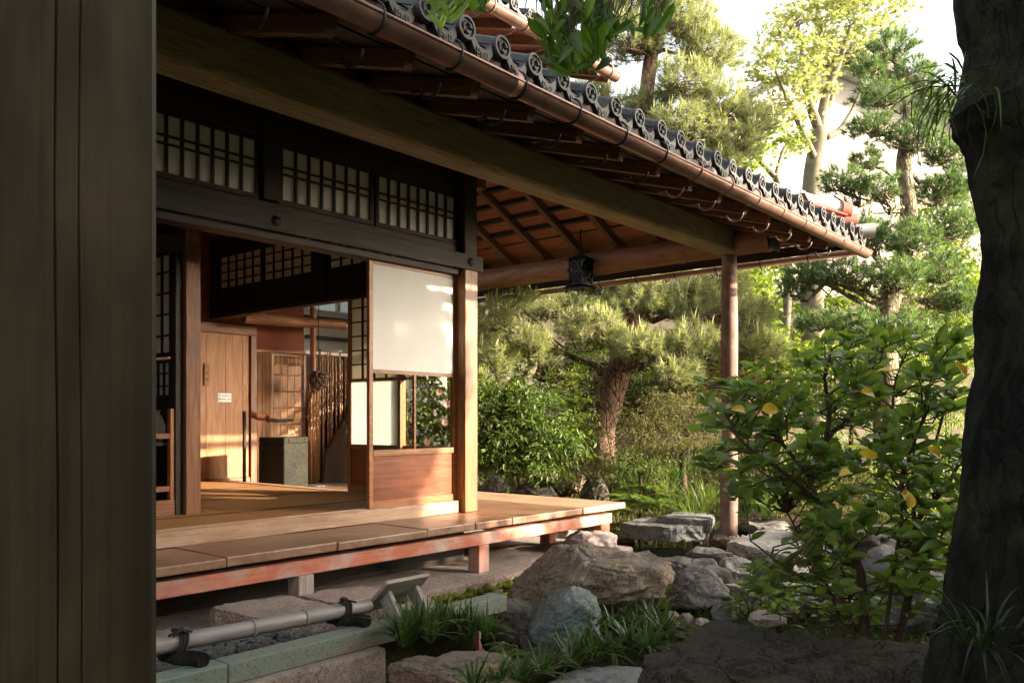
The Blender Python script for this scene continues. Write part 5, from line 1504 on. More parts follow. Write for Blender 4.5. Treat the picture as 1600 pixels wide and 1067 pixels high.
# ---- pines: crown pads given in picture columns/rows with a distance
def pine(name, label, trunk_pts, trunk_r, pads, needle, mat, bark, base, tufts_per_m2=60, n=34, L=0.1, W=0.0032, candles=0.0, droop=0.0, group=None, clump=1, cat='tree', flat=0.45):
    t = root(name, base, label, cat, group)
    tb = MB()
    P = smooth_path(trunk_pts, 40)
    rr = np.interp(np.linspace(0, 1, len(P)), np.linspace(0, 1, len(trunk_r)), trunk_r)
    rr = rr * (1 + 0.06 * np.sin(np.linspace(0, 40, len(P))))
    tb.tube(P, rr, 16)
    wood_part('trunk', tb, M[bark], t)
    fo = Foliage(); cf = Foliage(); br = MB()
    for (px, py, d, rx, ry) in pads:
        c = np.array(at_depth(px, py, d)); ax = rx * d / FOC; az = ry * d / FOC; ay = ax * 0.8
        # a branch from the nearest lower trunk point
        cost = np.linalg.norm(P - (c - [0, 0, 0.1]), axis=1) + np.where(P[:, 2] > c[2] + 0.1, 1.2, 0)
        q = P[np.argmin(cost)]
        rb = min(0.055, 0.012 + 0.035 * np.linalg.norm(q - c) / 1.5)
        path = wig(q, c - [0, 0, az * 0.6], 10, 0.5, 0.03)
        br.tube(path, np.linspace(rb, rb * 0.45, len(path)), 8)
        cnt = max(10, int(tufts_per_m2 * ax * 2 * (az * 2 + 0.15)))
        u = rand_dir(cnt); rad = rng.uniform(0.55, 1.05, (cnt, 1))
        pos = c + u * rad * np.array([ax, ay, az])
        # flatten underside and break the outline into clumps
        low = pos[:, 2] < c[2] - az * flat
        pos[low, 2] = c[2] - az * flat + rng.normal(size=low.sum()) * az * 0.12
        pos += rng.normal(size=(cnt, 3)) * 0.03
        axis = unit(unit(pos - c) * np.array([0.8, 0.8, 0.5]) + np.array([0, 0, 0.75]) + rng.normal(size=(cnt, 3)) * 0.25)
        needle_tufts(fo, pos, axis, n, L, W, 0.75, droop)
        # twigs to about a third of the tufts
        for k in rng.choice(cnt, max(4, int(cnt * 0.22)), replace=False):
            s = path[rng.integers(5, len(path))]
            tw = wig(s, pos[k], 6, 0.7, 0.02)
            br.tube(tw, np.linspace(rb * 0.4, 0.003, 6), 5, False)
        if candles:
            m_ = rng.random(cnt) < candles
            m_ &= pos[:, 2] > c[2]
            k = int(m_.sum())
            if k:
                pk = np.repeat(pos[m_], 3, 0); dk = unit(np.array([0, 0, 1.0]) + rng.normal(size=(k * 3, 3)) * 0.16)
                cf.add(pk + rng.normal(size=(k*3, 3)) * 0.012, dk, rand_dir(k * 3), rng.uniform(0.09, 0.2, k * 3), 0.013, 'small')
    wood_part('branches', br, M[bark], t, kind='stuff')
    fo.build('needles', M[mat], t, kind='stuff')
    if cf.n: cf.build('new_shoots', M['candle'], t, kind='stuff')
    return t
def D(px, py, d): return at_depth(px, py, d)
def G(px, d):
    p = at_depth(px, 700, d); return (p.x, p.y, float(ground_z(p.x, p.y)))
# red pine in the middle
b = G(938, 11.0)
pine('red_pine', 'tall red pine with leaning scaly trunk and long pale needles in the middle', [b, D(940, 672, 11), D(955, 610, 11), D(985, 530, 11), D(1000, 440, 11), D(985, 330, 11), D(1005, 220, 11.2), D(1012, 130, 11.3), D(1022, 60, 11.4), D(1035, -20, 11.4)],
     [0.2, 0.19, 0.185, 0.18, 0.16, 0.15, 0.12, 0.1, 0.085, 0.05],
     [(790, 520, 10.6, 52, 30), (860, 475, 10.9, 60, 30), (830, 560, 10.4, 50, 25), (925, 515, 10.4, 62, 32), (1000, 470, 11, 70, 38), (1075, 475, 11, 60, 42), (1000, 540, 10.3, 55, 26), (1085, 540, 10.5, 62, 30), (1165, 500, 11, 60, 35), (1190, 545, 10.6, 45, 25), (1060, 585, 10.0, 45, 20), (935, 445, 11.4, 55, 25), (1130, 450, 11.4, 55, 28),
      (985, 60, 11.2, 60, 35), (1060, 35, 11.3, 70, 42), (1110, 85, 11.3, 60, 38), (1070, 130, 11.0, 60, 30), (1130, 165, 11.2, 55, 28), (1010, 170, 11.3, 50, 25), (1075, 200, 11, 70, 30), (1150, 225, 11.2, 50, 26), (960, 215, 11.6, 45, 28), (1000, 10, 11.5, 70, 35), (1020, 245, 11.3, 60, 22), (1110, 255, 11.2, 55, 24), (930, 160, 11.8, 40, 30), (1180, 190, 11.3, 40, 22)],
     None, 'needle_pine', 'bark_pine', b, 330, 30, 0.125, 0.0062, 0.32, 0.12)
# small curved pine at the left of it
b = G(822, 10.2)
pine('curved_pine', 'smaller pine with curved forked stem beside the corner pillar', [b, D(815, 640, 10.2), D(800, 600, 10.2), D(822, 590, 10.1), D(835, 560, 10.2), D(815, 520, 10.3)], [0.07, 0.065, 0.06, 0.055, 0.045, 0.03],
     [(770, 500, 9.9, 40, 28), (775, 560, 9.8, 42, 28), (830, 535, 9.9, 40, 22), (760, 600, 9.6, 30, 22), (720, 540, 10.2, 40, 30), (800, 470, 10.3, 42, 22)], None, 'needle_pine', 'bark_black', b, 330, 30, 0.11, 0.0055, 0.15, 0.05)
# cloud-pruned black pine at the right
b = G(1392, 10.66)
pine('black_pine', 'cloud-pruned dark pine with tiered pads beside the white building', [b, D(1385, 620, 10.66), D(1380, 540, 10.66), D(1388, 470, 10.66), D(1412, 400, 10.79), D(1420, 330, 10.79), D(1412, 255, 10.91), D(1420, 190, 10.91), D(1405, 120, 11.04), D(1395, 80, 11.04)],
     [0.18, 0.17, 0.16, 0.14, 0.12, 0.105, 0.09, 0.068, 0.043, 0.025],
     [(1395, 80, 11.04, 45, 28), (1360, 110, 10.79, 30, 20), (1430, 120, 11.04, 45, 24), (1375, 150, 10.66, 50, 24), (1455, 175, 11.04, 42, 26), (1360, 200, 10.54, 42, 22), (1430, 215, 10.66, 52, 26), (1355, 252, 10.54, 30, 16), (1475, 240, 11.16, 40, 26), (1470, 300, 11.04, 48, 30), (1315, 285, 10.42, 42, 22), (1370, 295, 10.29, 38, 22), (1505, 280, 11.16, 40, 30), (1350, 365, 10.42, 50, 26), (1420, 375, 10.29, 60, 28), (1490, 355, 10.91, 50, 30), (1260, 430, 10.54, 42, 22), (1320, 425, 10.29, 52, 26), (1400, 430, 10.17, 58, 26), (1470, 425, 10.66, 50, 30), (1235, 455, 10.66, 28, 12), (1280, 505, 9.92, 45, 18), (1345, 510, 9.80, 52, 22), (1420, 512, 9.92, 50, 22), (1500, 470, 10.91, 40, 30)],
     None, 'needle_dark', 'bark_black', b, 300, 30, 0.1, 0.0075, 0.0, 0.0, flat=0.35)

# ---- broad-leaved trees
def leafy(name, label, limbs, blobs, mat, bark, base, density=260, L=0.06, W=0.05, tpl='maple', droop=0.25, group=None, cat='tree', twigs=0.05, shell=0.35, layered=0.0):
    t = root(name, base, label, cat, group)
    tb = MB(); ends = []
    for k, (pts, r0, r1) in enumerate(limbs):
        P = smooth_path(pts, 16 if k else 24)
        tb.tube(P, np.linspace(r0, r1, len(P)), 12 if k == 0 else 8)
        ends.append(P)
    allp = np.concatenate(ends) if ends else np.array([base])
    fo = Foliage()
    for (px, py, d, rx, ry) in blobs:
        c = np.array(at_depth(px, py, d)); ax = rx * d / FOC; az = ry * d / FOC; ay = ax * 0.85
        cnt = int(density * (ax * az * 4))
        # leaves gather in sprays
        ns = max(5, cnt // 14)
        u = rand_dir(ns); rad = rng.uniform(shell, 1.0, (ns, 1)) ** 0.6
        sp = c + u * rad * np.array([ax, ay, az])
        if layered:
            lev = np.round(sp[:, 2] / layered) * layered
            sp[:, 2] = lev + (sp[:, 2] - lev) * 0.25
        q = allp[np.argmin(np.linalg.norm(allp - c, axis=1))]
        if twigs:
            for k in rng.choice(ns, max(3, int(ns * twigs)), replace=False):
                tw = wig(q, sp[k], 7, 0.5, 0.03); tb.tube(tw, np.linspace(0.012, 0.003, 7), 5, False)
        idx = rng.integers(0, ns, cnt)
        sd = unit(u + rng.normal(size=(ns, 3)) * 0.5); sd[:, 2] *= 0.4; sd = unit(sd)
        pos = sp[idx] + sd[idx] * rng.uniform(-1, 1, (cnt, 1)) * L * 2.6 + rng.normal(size=(cnt, 3)) * L * np.array([1, 1, 0.35])
        d_ = sd[idx] + rng.normal(size=(cnt, 3)) * 0.7; d_[:, 2] -= droop
        nr = rng.normal(size=(cnt, 3)) * 0.45 + np.array([0, 0, 1.0])
        rr = np.clip(rng.random(ns)[idx] * 0.7 + rng.random(cnt) * 0.3, 0, 1)
        fo.add(pos, unit(d_), nr, L * rng.uniform(0.7, 1.2, cnt), W * rng.uniform(0.8, 1.1, cnt), tpl, rr)
    if tb.n: wood_part('trunk' if cat == 'tree' else 'stems', tb, M[bark], t)
    fo.build('crown', M[mat], t, kind='stuff')
    return t
b = G(1275, 14)
leafy('maple_tree', 'yellow-green maple with grey forked trunk in front of the white building',
      [([b, D(1268, 420, 14), D(1268, 330, 14), D(1270, 270, 14), D(1282, 200, 14)], 0.2, 0.13),
       ([D(1282, 205, 14), D(1290, 150, 14), D(1310, 100, 14), D(1330, 40, 14)], 0.1, 0.03), ([D(1280, 205, 14), D(1262, 150, 13.8), D(1255, 90, 13.8), D(1245, 30, 13.7)], 0.09, 0.03),
       ([D(1276, 255, 14), D(1258, 215, 13.7), D(1235, 165, 13.5), D(1215, 120, 13.4)], 0.07, 0.02), ([D(1290, 215, 14), D(1310, 205, 14.1), D(1330, 175, 14.3), D(1345, 140, 14.3)], 0.06, 0.02),
       ([D(1272, 240, 14), D(1250, 190, 14.4), D(1225, 150, 14.5)], 0.05, 0.02), ([D(1284, 190, 14), D(1300, 150, 14.3), D(1290, 90, 14.5), D(1280, 20, 14.6)], 0.06, 0.02)],
      [(1225, 40, 13.6, 45, 35), (1290, 25, 14, 60, 40), (1350, 30, 14.3, 55, 38), (1250, 85, 13.6, 55, 30), (1320, 85, 14.2, 55, 28), (1215, 125, 13.4, 50, 26), (1270, 130, 13.8, 40, 18), (1375, 80, 14.4, 35, 24), (1235, 170, 13.5, 35, 20), (1190, 90, 13.3, 32, 26), (1200, 175, 13.6, 30, 18), (1300, -20, 14, 80, 30), (1400, 15, 14.5, 35, 20), (1240, 235, 13.6, 26, 14)],
      'maple', 'bark_grey', b, 620, 0.08, 0.075, 'maple', 0.3, twigs=0.08, layered=0.22)
b = G(1215, 13)
leafy('small_maple', 'smaller green maple with thin forked stem behind the roof edge',
      [([b, D(1232, 420, 13), D(1225, 320, 13), D(1212, 275, 13)], 0.07, 0.055), ([D(1212, 278, 13), D(1180, 245, 12.9), D(1150, 215, 12.8)], 0.045, 0.015), ([D(1212, 275, 13), D(1222, 240, 13.1), D(1235, 215, 13.2)], 0.035, 0.015)],
      [(1150, 255, 12.7, 45, 26), (1105, 235, 12.5, 40, 22), (1180, 220, 12.8, 35, 20), (1230, 215, 13.1, 26, 16), (1130, 290, 12.6, 40, 18)], 'maple_green', 'bark_grey', b, 1000, 0.075, 0.07, 'maple', 0.3, layered=0.2)
# green shrub left, behind the deck
b = G(810, 9.4)
leafy('green_shrub', 'dense dark green shrub with pointed leaves behind the deck', [([b, D(812, 700, 9.4), D(800, 650, 9.3)], 0.05, 0.02), ([D(812, 720, 9.4), D(850, 670, 9.3)], 0.035, 0.015), ([D(812, 720, 9.4), D(760, 650, 9.2)], 0.03, 0.012)],
      [(770, 640, 9.2, 45, 30), (830, 650, 9.2, 50, 30), (880, 690, 9.2, 36, 30), (790, 690, 9.0, 50, 34), (850, 720, 9.0, 45, 30), (740, 710, 9.1, 45, 26), (810, 610, 9.4, 40, 18)],
      'shrub', 'twig', b, 3000, 0.085, 0.036, 'leaf', 0.35, cat='shrub', layered=0.16)
b = G(893, 10.2)
leafy('layered_shrub', 'light green layered shrub left of the leaning pine trunk', [([b, D(893, 660, 10.2), D(890, 610, 10.2)], 0.03, 0.012)],
      [(890, 590, 10.2, 40, 16), (900, 625, 10.1, 36, 18), (890, 655, 10, 38, 16), (910, 680, 9.9, 36, 18)], 'shrub_light', 'twig', b, 3200, 0.05, 0.022, 'leaf', 0.15, cat='shrub', layered=0.1)
b = G(900, 9.9)
leafy('moss_shrub', 'low rounded olive green shrub under the leaning pine trunk', [], [(905, 720, 9.9, 45, 24), (880, 745, 9.6, 40, 20), (945, 730, 9.9, 36, 22)], 'laceleaf_green', 'twig', b, 6000, 0.04, 0.014, 'small', 0.1, cat='shrub', twigs=0)
# laceleaf maple: bronze weeping mound
b = G(1068, 9.8)
leafy('laceleaf_maple', 'bronze weeping laceleaf maple with a dark crooked stem', [([b, D(1066, 720, 9.8), D(1078, 690, 9.8), D(1065, 650, 9.8)], 0.05, 0.035), ([D(1070, 690, 9.8), D(1030, 665, 9.6), D(1000, 690, 9.4)], 0.025, 0.01), ([D(1070, 660, 9.8), D(1110, 640, 9.8), D(1130, 670, 9.7)], 0.025, 0.01)],
      [(1060, 630, 9.8, 62, 22), (1010, 660, 9.6, 55, 22), (1100, 650, 9.7, 45, 20), (985, 690, 9.5, 45, 20), (1045, 690, 9.4, 50, 18), (1110, 690, 9.6, 30, 20)], 'laceleaf_green', 'twig', b, 5200, 0.06, 0.009, 'small', 0.75, cat='tree', twigs=0.03, layered=0.08)
b = G(1150, 11.3)
leafy('red_maple', 'reddish laceleaf maple behind the round eave post', [([b, D(1150, 660, 11.3), D(1140, 600, 11.3)], 0.05, 0.02)],
      [(1090, 578, 11.0, 50, 14), (1135, 600, 11.2, 50, 18), (1175, 590, 11.3, 35, 14), (1165, 640, 11.0, 32, 16), (1215, 665, 10.6, 30, 18), (1110, 615, 10.8, 40, 14), (1185, 690, 10.6, 32, 14)], 'laceleaf_red', 'twig', b, 3800, 0.06, 0.010, 'small', 0.7, cat='tree', layered=0.09)
b = G(1000, 9.2)
leafy('dark_azalea', 'low spreading dark green azalea at the foot of the bronze maple', [([b, D(1000, 740, 9.2), D(985, 715, 9.2)], 0.02, 0.01)], [(985, 722, 9.2, 40, 18), (1030, 735, 9.1, 42, 16), (960, 745, 9.1, 30, 14)], 'shrub', 'twig', b, 4200, 0.04, 0.016, 'small', 0.1, cat='shrub', layered=0.07)
# bright background shrubs
for (px, d, lab, blobs, mat, L, W, tpl, den) in [
    (1210, 12.5, 'bright green maple bush behind the round eave post', [(1190, 530, 12.3, 50, 26), (1250, 560, 12.3, 55, 30), (1200, 590, 12, 50, 26), (1260, 610, 11.8, 55, 28), (1170, 450, 12.6, 45, 28), (1150, 560, 12.4, 36, 26)], 'maple_green', 0.07, 0.065, 'maple', 1300),
    (1330, 11.5, 'light green shrub behind the black pine', [(1330, 560, 11.4, 55, 28), (1400, 570, 11.4, 60, 30), (1310, 620, 11, 60, 30), (1390, 630, 11, 60, 34), (1480, 560, 11.5, 50, 36), (1470, 640, 11.2, 60, 40)], 'shrub_light', 0.075, 0.035, 'leaf', 1400),
    (1480, 13.0, 'tall evergreen shrub between the black pine and the dark trunk', [(1480, 400, 13, 50, 40), (1500, 470, 12.8, 45, 40), (1440, 330, 13.2, 45, 30), (1510, 330, 13.2, 45, 40), (1450, 480, 12.8, 45, 30), (1520, 540, 12.6, 40, 40)], 'shrub_light', 0.11, 0.045, 'leaf', 800),
    (1000, 11.9, 'soft green shrub before the dark board fence', [(1000, 600, 11.8, 50, 34), (1060, 570, 11.8, 50, 34), (905, 560, 11.9, 36, 20), (1110, 600, 11.8, 45, 34), (960, 650, 11.6, 40, 30), (880, 610, 11.9, 36, 24), (1030, 650, 11.5, 45, 24), (850, 585, 11.9, 42, 30), (800, 560, 12, 42, 30), (935, 540, 12.1, 50, 30), (860, 640, 11.8, 40, 26), (790, 620, 11.9, 36, 24)], 'shrub_light', 0.06, 0.028, 'leaf', 1300),
    (700, 9.3, 'light green shrub seen through the glass of the sliding door', [(690, 640, 9.2, 40, 34), (655, 650, 9.4, 36, 40), (715, 600, 9.3, 36, 26), (665, 705, 9.2, 40, 26), (705, 700, 9.1, 38, 26), (735, 660, 9.2, 36, 34), (690, 590, 9.5, 40, 24)], 'shrub_light', 0.07, 0.032, 'leaf', 2600),
    (1350, 15.5, 'tall pale shrubbery before the white building', [(1180, 400, 15, 60, 40), (1260, 500, 15, 70, 40), (1350, 470, 15.2, 80, 40), (1450, 430, 15.4, 80, 50), (1340, 560, 15, 80, 40), (1450, 540, 15, 80, 50), (1530, 480, 15, 60, 60), (1200, 480, 15, 60, 40)], 'maple_green', 0.1, 0.085, 'maple', 500),
    (950, 14.5, 'pale distant tree behind the red pine', [(900, 470, 14.3, 70, 36), (1000, 430, 14.5, 80, 40), (1100, 440, 14.5, 80, 40), (820, 450, 14.3, 60, 30), (1180, 420, 14.6, 60, 30)], 'maple_green', 0.085, 0.075, 'maple', 800),
    (1290, 10.2, 'mid green shrub behind the leafy bush', [(1220, 720, 10, 40, 34), (1290, 710, 10, 60, 40), (1380, 720, 9.8, 60, 44), (1470, 720, 9.8, 60, 50), (1250, 770, 9.4, 45, 24), (1440, 790, 9.0, 60, 36)], 'shrub_light', 0.07, 0.033, 'leaf', 1200)]:
    b = G(px, d); c0 = blobs[0]
    leafy('garden_shrub', lab, [([b, tuple(D(c0[0], c0[1] + 40, c0[2]))], 0.04, 0.02)], blobs, mat, 'twig', b, den, L, W, tpl, 0.3, cat='shrub', layered=0.16)

M['blossom'] = leaf_mat('pink blossom', (0.5, 0.25, 0.22), (0.62, 0.38, 0.34), 0.3, 0.6, 0.2)
fl_ = Foliage()
for px, py in ((699, 632), (668, 690), (644, 655), (686, 612), (695, 660)):
    c_ = np.array(at_depth(px, py, 8.75)); az = np.arange(8) * 2.4
    fl_.add(np.tile(c_, (8, 1)), np.stack([np.cos(az) * RT[0], np.cos(az) * RT[1], np.sin(az)], 1) - 0.4 * np.array([FW[0], FW[1], 0]), np.tile([-FW[0], -FW[1], 0.2], (8, 1)), 0.04, 0.035, 'leaf')
glass_shrub = [o for o in COL.objects if o.get('label', '').startswith('light green shrub seen through')][0]
fl_.build('blossoms', M['blossom'], glass_shrub, kind='stuff')

# ------------------------------------------------------------------ ferns and grass
def fern(px, py, d, n, L, mat, label, group, seed):
    p = at_depth(px, py, d); gz = float(ground_z(p.x, p.y)); z = min(p.z, gz) if p.z < gz + 0.05 else p.z
    t = root('fern', (p.x, p.y, p.z), label, 'fern', group)
    fo = Foliage(); st = MB()
    for k in range(n):
        az = 6.283 * k / n + rng.uniform(-.3, .3); el = rng.uniform(0.5, 1.15); l = L * rng.uniform(0.7, 1.1)
        s = np.linspace(0, 1, 22)
        h = np.array([math.cos(az), math.sin(az)])
        R_ = l * (s * math.cos(el) + 0.25 * s**2); Z_ = l * (s * math.sin(el) - 0.75 * s**2.2)
        P = np.stack([p.x + h[0]*R_, p.y + h[1]*R_, p.z + Z_], 1)
        st.tube(P[::3], 0.0025, 4, False)
        T = unit(np.gradient(P, axis=0)); side = np.cross(T, [0, 0, 1.0]); side = unit(side)
        wl_ = 0.30 * l * np.sin(np.pi * (0.12 + 0.88 * s)) ** 0.9
        for sg in (-1, 1):
            dd = side * sg + T * 0.55; dd[:, 2] -= 0.12
            fo.add(P[2:], dd[2:], np.tile([0, 0, 1.0], (20, 1)) + rng.normal(size=(20, 3)) * 0.15, np.maximum(wl_[2:], 0.008), 0.32 * np.maximum(wl_[2:], 0.02), 'small', np.full(20, rng.random()))
    wood_part('stalks', st, M['twig'], t)
    fo.build('fronds', M[mat], t, kind='stuff')
    return t
fl = 'bright fern on the far bank above the stone bridge'
for o_, px, py, d, n, L in ordered([(985, 785, 8.8, 11, 0.42), (1020, 792, 8.6, 10, 0.38), (1000, 770, 9.2, 10, 0.4), (1050, 780, 9.0, 10, 0.36), (960, 800, 8.5, 8, 0.3)]):
    fern(px, py, d, n, L, 'fern', o_ + ' of the bright ferns on the far bank above the stone bridge', 'ferns on the far bank', 0)
for o_, px, py, d, n, L in ordered([(1180, 790, 8.6, 8, 0.35), (1165, 770, 9.0, 8, 0.36)]):
    fern(px, py, d, n, L, 'fern', o_ + ' of two ferns behind the round eave post', 'ferns behind the post', 0)
fern(755, 985, 4.4, 8, 0.2, 'fern_dark', 'small fern with pale fronds left of the black rock', None, 31)
fern(845, 760, 9.4, 8, 0.34, 'fern_dark', 'upright dark fern behind the deck edge', None, 32)
fern(1040, 1000, 4.5, 9, 0.17, 'fern_dark', 'low dark fern beside the nearest boulder', None, 33)
fern(790, 1020, 4.1, 8, 0.17, 'fern_dark', 'low fern at the right end of the reddish flat rock', None, 34)
for px, py, d_, n_, L_, lab_ in [(1060, 985, 4.75, 9, 0.2, 'fern between the cobbles and the nearest boulder'), (945, 1010, 4.35, 8, 0.17, 'low fern in the middle of the near grass tufts'), (830, 1040, 3.95, 8, 0.16, 'low fern in front of the dark squarish rock'), (870, 1035, 4.0, 7, 0.15, 'small fern beside the flat grey slate stone'), (1150, 950, 4.9, 8, 0.16, 'fern beside the blue-grey stone')]:
    fern(px, py, d_, n_, L_, 'fern_dark', lab_, None, 40)
def tuft(px, py, d, n, L, W, mat, label, group, spread=0.5, bend=(0, 1, 2), up=1.0, name='grass_tuft', size=0.03):
    p = at_depth(px, py, d)
    fo = Foliage()
    for b_ in bend:
        k = max(1, n // len(bend))
        az = rng.uniform(0, 6.283, k)
        lean = rng.uniform(0.1, 1.0, k) * spread * (1 + 0.5 * b_)
        dirs = np.stack([np.cos(az) * lean, np.sin(az) * lean, np.full(k, up)], 1)
        out = np.stack([-np.cos(az) , -np.sin(az), np.full(k, 0.35)], 1)
        pos = np.array(p) + np.stack([np.cos(az), np.sin(az), np.zeros(k)], 1) * rng.uniform(0, size, (k, 1))
        # template bends toward -z of its frame; its z must point inward/up so that blades arch outward
        fo.add(pos, dirs, out, L * rng.uniform(0.55, 1.1, k), W * rng.uniform(0.7, 1.1, k), 'blade%d' % b_)
    return fo.build(name, M[mat], None, Matrix.Translation(p), label=label, cat='grass tuft' if name == 'grass_tuft' else 'plant', group=group)
for o_, px, py, d in ordered([(640, 1000, 3.85), (655, 995, 3.9), (690, 985, 4.1), (715, 985, 4.2), (735, 990, 4.25), (668, 1002, 3.9), (760, 1000, 4.3), (632, 1008, 3.8)]):
    tuft(px, py, d, 44, 0.22, 0.012, 'grass', o_ + ' of the dark strappy grass tufts against the greenish kerb', 'grass tufts along the kerb', 0.4)
for o_, px, py, d in ordered([(885, 1035, 4.2), (905, 1028, 4.25), (930, 1030, 4.2), (955, 1020, 4.3), (985, 1010, 4.4), (1010, 1015, 4.35), (1000, 985, 4.7), (1035, 990, 4.6), (960, 985, 4.65), (920, 1000, 4.45), (890, 1045, 4.1), (1020, 970, 4.8)]):
    tuft(px, py, d, 42, 0.19, 0.015, 'grass', o_ + ' of the broad-bladed dark grass tufts between the boulders', 'grass tufts between the boulders', 0.7)
for o_, px, py, d in ordered([(775, 1066, 3.45), (810, 1060, 3.55), (845, 1054, 3.65), (740, 1078, 3.3)]):
    tuft(px, py, d, 34, 0.17, 0.013, 'grass', o_ + ' of the grass tufts in front of the reddish flat rock', 'grass tufts before the flat rock', 0.8)
tuft(1032, 950, 5.0, 34, 0.17, 0.009, 'grass_light', 'light green grass tuft under the round rough rock', None, 0.9)
for o_, px, py, d in ordered([(1060, 800, 8.7), (1080, 795, 8.8), (1100, 800, 8.7), (1045, 770, 9.3), (1110, 785, 8.9), (1085, 815, 8.5)]):
    tuft(px, py, d, 60, 0.36, 0.009, 'grass_light', o_ + ' of the light arching grass tufts left of the round eave post', 'light grass by the post', 0.8, size=0.1)
for o_, px, py, d in ordered([(1165, 808, 8.7), (1185, 800, 8.8), (1200, 805, 8.7)]):
    tuft(px, py, d, 60, 0.42, 0.012, 'grass', o_ + ' of the dark arching grass tufts right of the round eave post', 'dark grass by the post', 0.6, size=0.08)
for o_, px, py, d in ordered([(1060, 745, 9.5), (1085, 735, 9.6), (1000, 755, 9.4), (975, 745, 9.5)]):
    tuft(px, py, d, 40, 0.32, 0.012, 'grass', o_ + ' of the dark grass tufts under the bronze maple', 'grass tufts under the bronze maple', 0.6, size=0.08)
# low ground cover over the bank and between the rocks
fo = Foliage()
k = 16000
l = rng.uniform(-0.6, 5.5, k); dd = rng.uniform(8.6, 14.0, k)
P = np.stack([FW[0]*dd + RT[0]*l, FW[1]*dd + RT[1]*l], 1)
ok = (P[:, 0] > 6.15) & ~((P[:, 0] < 9.2) & (P[:, 1] < 6.2) & (P[:, 1] > 3.0) & (dd < 9.2))
P = P[ok]; k = len(P)
pz = ground_z(P[:, 0], P[:, 1])
fo.add(np.column_stack([P, pz]), unit(rng.normal(size=(k, 3)) * 0.5 + [0, 0, 0.8]), rand_dir(k, 1), rng.uniform(0.04, 0.14, k), 0.02, 'small')
fo.build('ground_cover', M['laceleaf_green'], None, kind='stuff', label='low olive ground cover on the bank beyond the pond', cat='ground cover')
fo = Foliage(); k = 15000
px_ = rng.uniform(600, 1500, k); dd = rng.uniform(3.4, 6.0, k)
P = np.array([at_depth(a, 900, d_)[:2] for a, d_ in zip(px_, dd)])
ok = (P[:, 1] < 2.85)
P = P[ok]; k = len(P); pz = ground_z(P[:, 0], P[:, 1])
fo.add(np.column_stack([P, pz]), unit(rng.normal(size=(k, 3)) * 0.7 + [0, 0, 0.6]), rand_dir(k, 1), rng.uniform(0.02, 0.06, k), 0.013, 'small')
fo.build('ground_cover', M['fern_dark'], None, kind='stuff', label='small dark green ground cover between the near rocks', cat='ground cover')

M['litter'] = leaf_mat('fallen leaves', (0.09, 0.05, 0.022), (0.24, 0.15, 0.07), 0.15, 0.8, 0.15)
fo = Foliage(); k = 900
px_ = rng.uniform(600, 1500, k); dd = rng.uniform(3.3, 6.4, k)
P = np.array([at_depth(a, 900, d_)[:2] for a, d_ in zip(px_, dd)]); P = P[P[:, 1] < 2.9]; k = len(P)
dr = rng.normal(size=(k, 3)); dr[:, 2] *= 0.15
fo.add(np.column_stack([P, ground_z(P[:, 0], P[:, 1]) + 0.012]), dr, rng.normal(size=(k, 3)) * 0.3 + [0, 0, 1.0], rng.uniform(0.025, 0.05, k), 0.018, 'leaf')
fo.build('fallen_leaves', M['litter'], None, kind='stuff', label='scattered brown fallen leaves between the near rocks', cat='fallen leaves')

# ------------------------------------------------------------------ leafy bush on the right (leaves one by one)
bp_ = at_depth(1355, 990, 3.05)
BU = root('leafy_bush', (bp_.x, bp_.y, -0.6), 'glossy broad-leaved bush with a few yellow leaves beside the dark trunk', 'bush')
st = MB(); nodesP = []
def stem(pts, r0, r1):
    P = smooth_path([tuple(p) for p in pts], 18); st.tube(P, np.linspace(r0, r1, len(P)), 9); nodesP.extend(P[4:]); return P
base = (bp_.x, bp_.y, -0.6)
stem([base, D(1350, 940, 3.05), D(1340, 880, 3.05), D(1312, 820, 3.05), D(1275, 780, 3.02), D(1266, 745, 3.0), D(1285, 700, 3.0), D(1296, 650, 3.0), D(1288, 590, 3.0), D(1300, 545, 3.0)], 0.017, 0.005)
stem([D(1278, 780, 3.02), D(1240, 750, 2.9), D(1200, 720, 2.85), D(1160, 690, 2.8), D(1130, 640, 2.8)], 0.009, 0.003)
stem([D(1266, 745, 3.0), D(1220, 690, 3.0), D(1190, 640, 3.1), D(1150, 610, 3.1), D(1105, 605, 3.1)], 0.008, 0.003)
stem([D(1290, 690, 3.0), D(1330, 640, 3.1), D(1360, 590, 3.1), D(1370, 540, 3.2)], 0.008, 0.003)
stem([base, D(1420, 930, 3.2), D(1430, 860, 3.2), D(1436, 810, 3.2), D(1470, 770, 3.2), D(1490, 740, 3.2)], 0.016, 0.007)
stem([D(1432, 850, 3.2), D(1425, 780, 3.3), D(1405, 700, 3.3), D(1395, 620, 3.3), D(1410, 560, 3.3)], 0.009, 0.003)
stem([base, D(1395, 900, 2.95), D(1408, 820, 2.95), D(1412, 740, 2.95), D(1440, 660, 2.95), D(1455, 590, 2.95)], 0.008, 0.003)
stem([base, D(1300, 930, 2.95), D(1250, 900, 2.85), D(1205, 870, 2.8)], 0.006, 0.003)
stem([base, D(1320, 900, 3.2), D(1260, 850, 3.25), D(1230, 800, 3.3)], 0.006, 0.003)
stem([D(1436, 810, 3.2), D(1460, 700, 3.4), D(1480, 620, 3.4), D(1490, 550, 3.5)], 0.008, 0.003)
nodesP = np.array(nodesP)
tips = []
def inside(px, py):
    if py < 520 + 0.0: return False
    if px < 1165 and py > 800: return False
    if px < 1245 and 775 < py < 880: return False
    left = np.interp(py, [520, 560, 600, 650, 720, 780, 830, 880, 960], [1290, 1190, 1085, 1090, 1095, 1130, 1190, 1150, 1170])
    return left < px < 1520
tries = 0
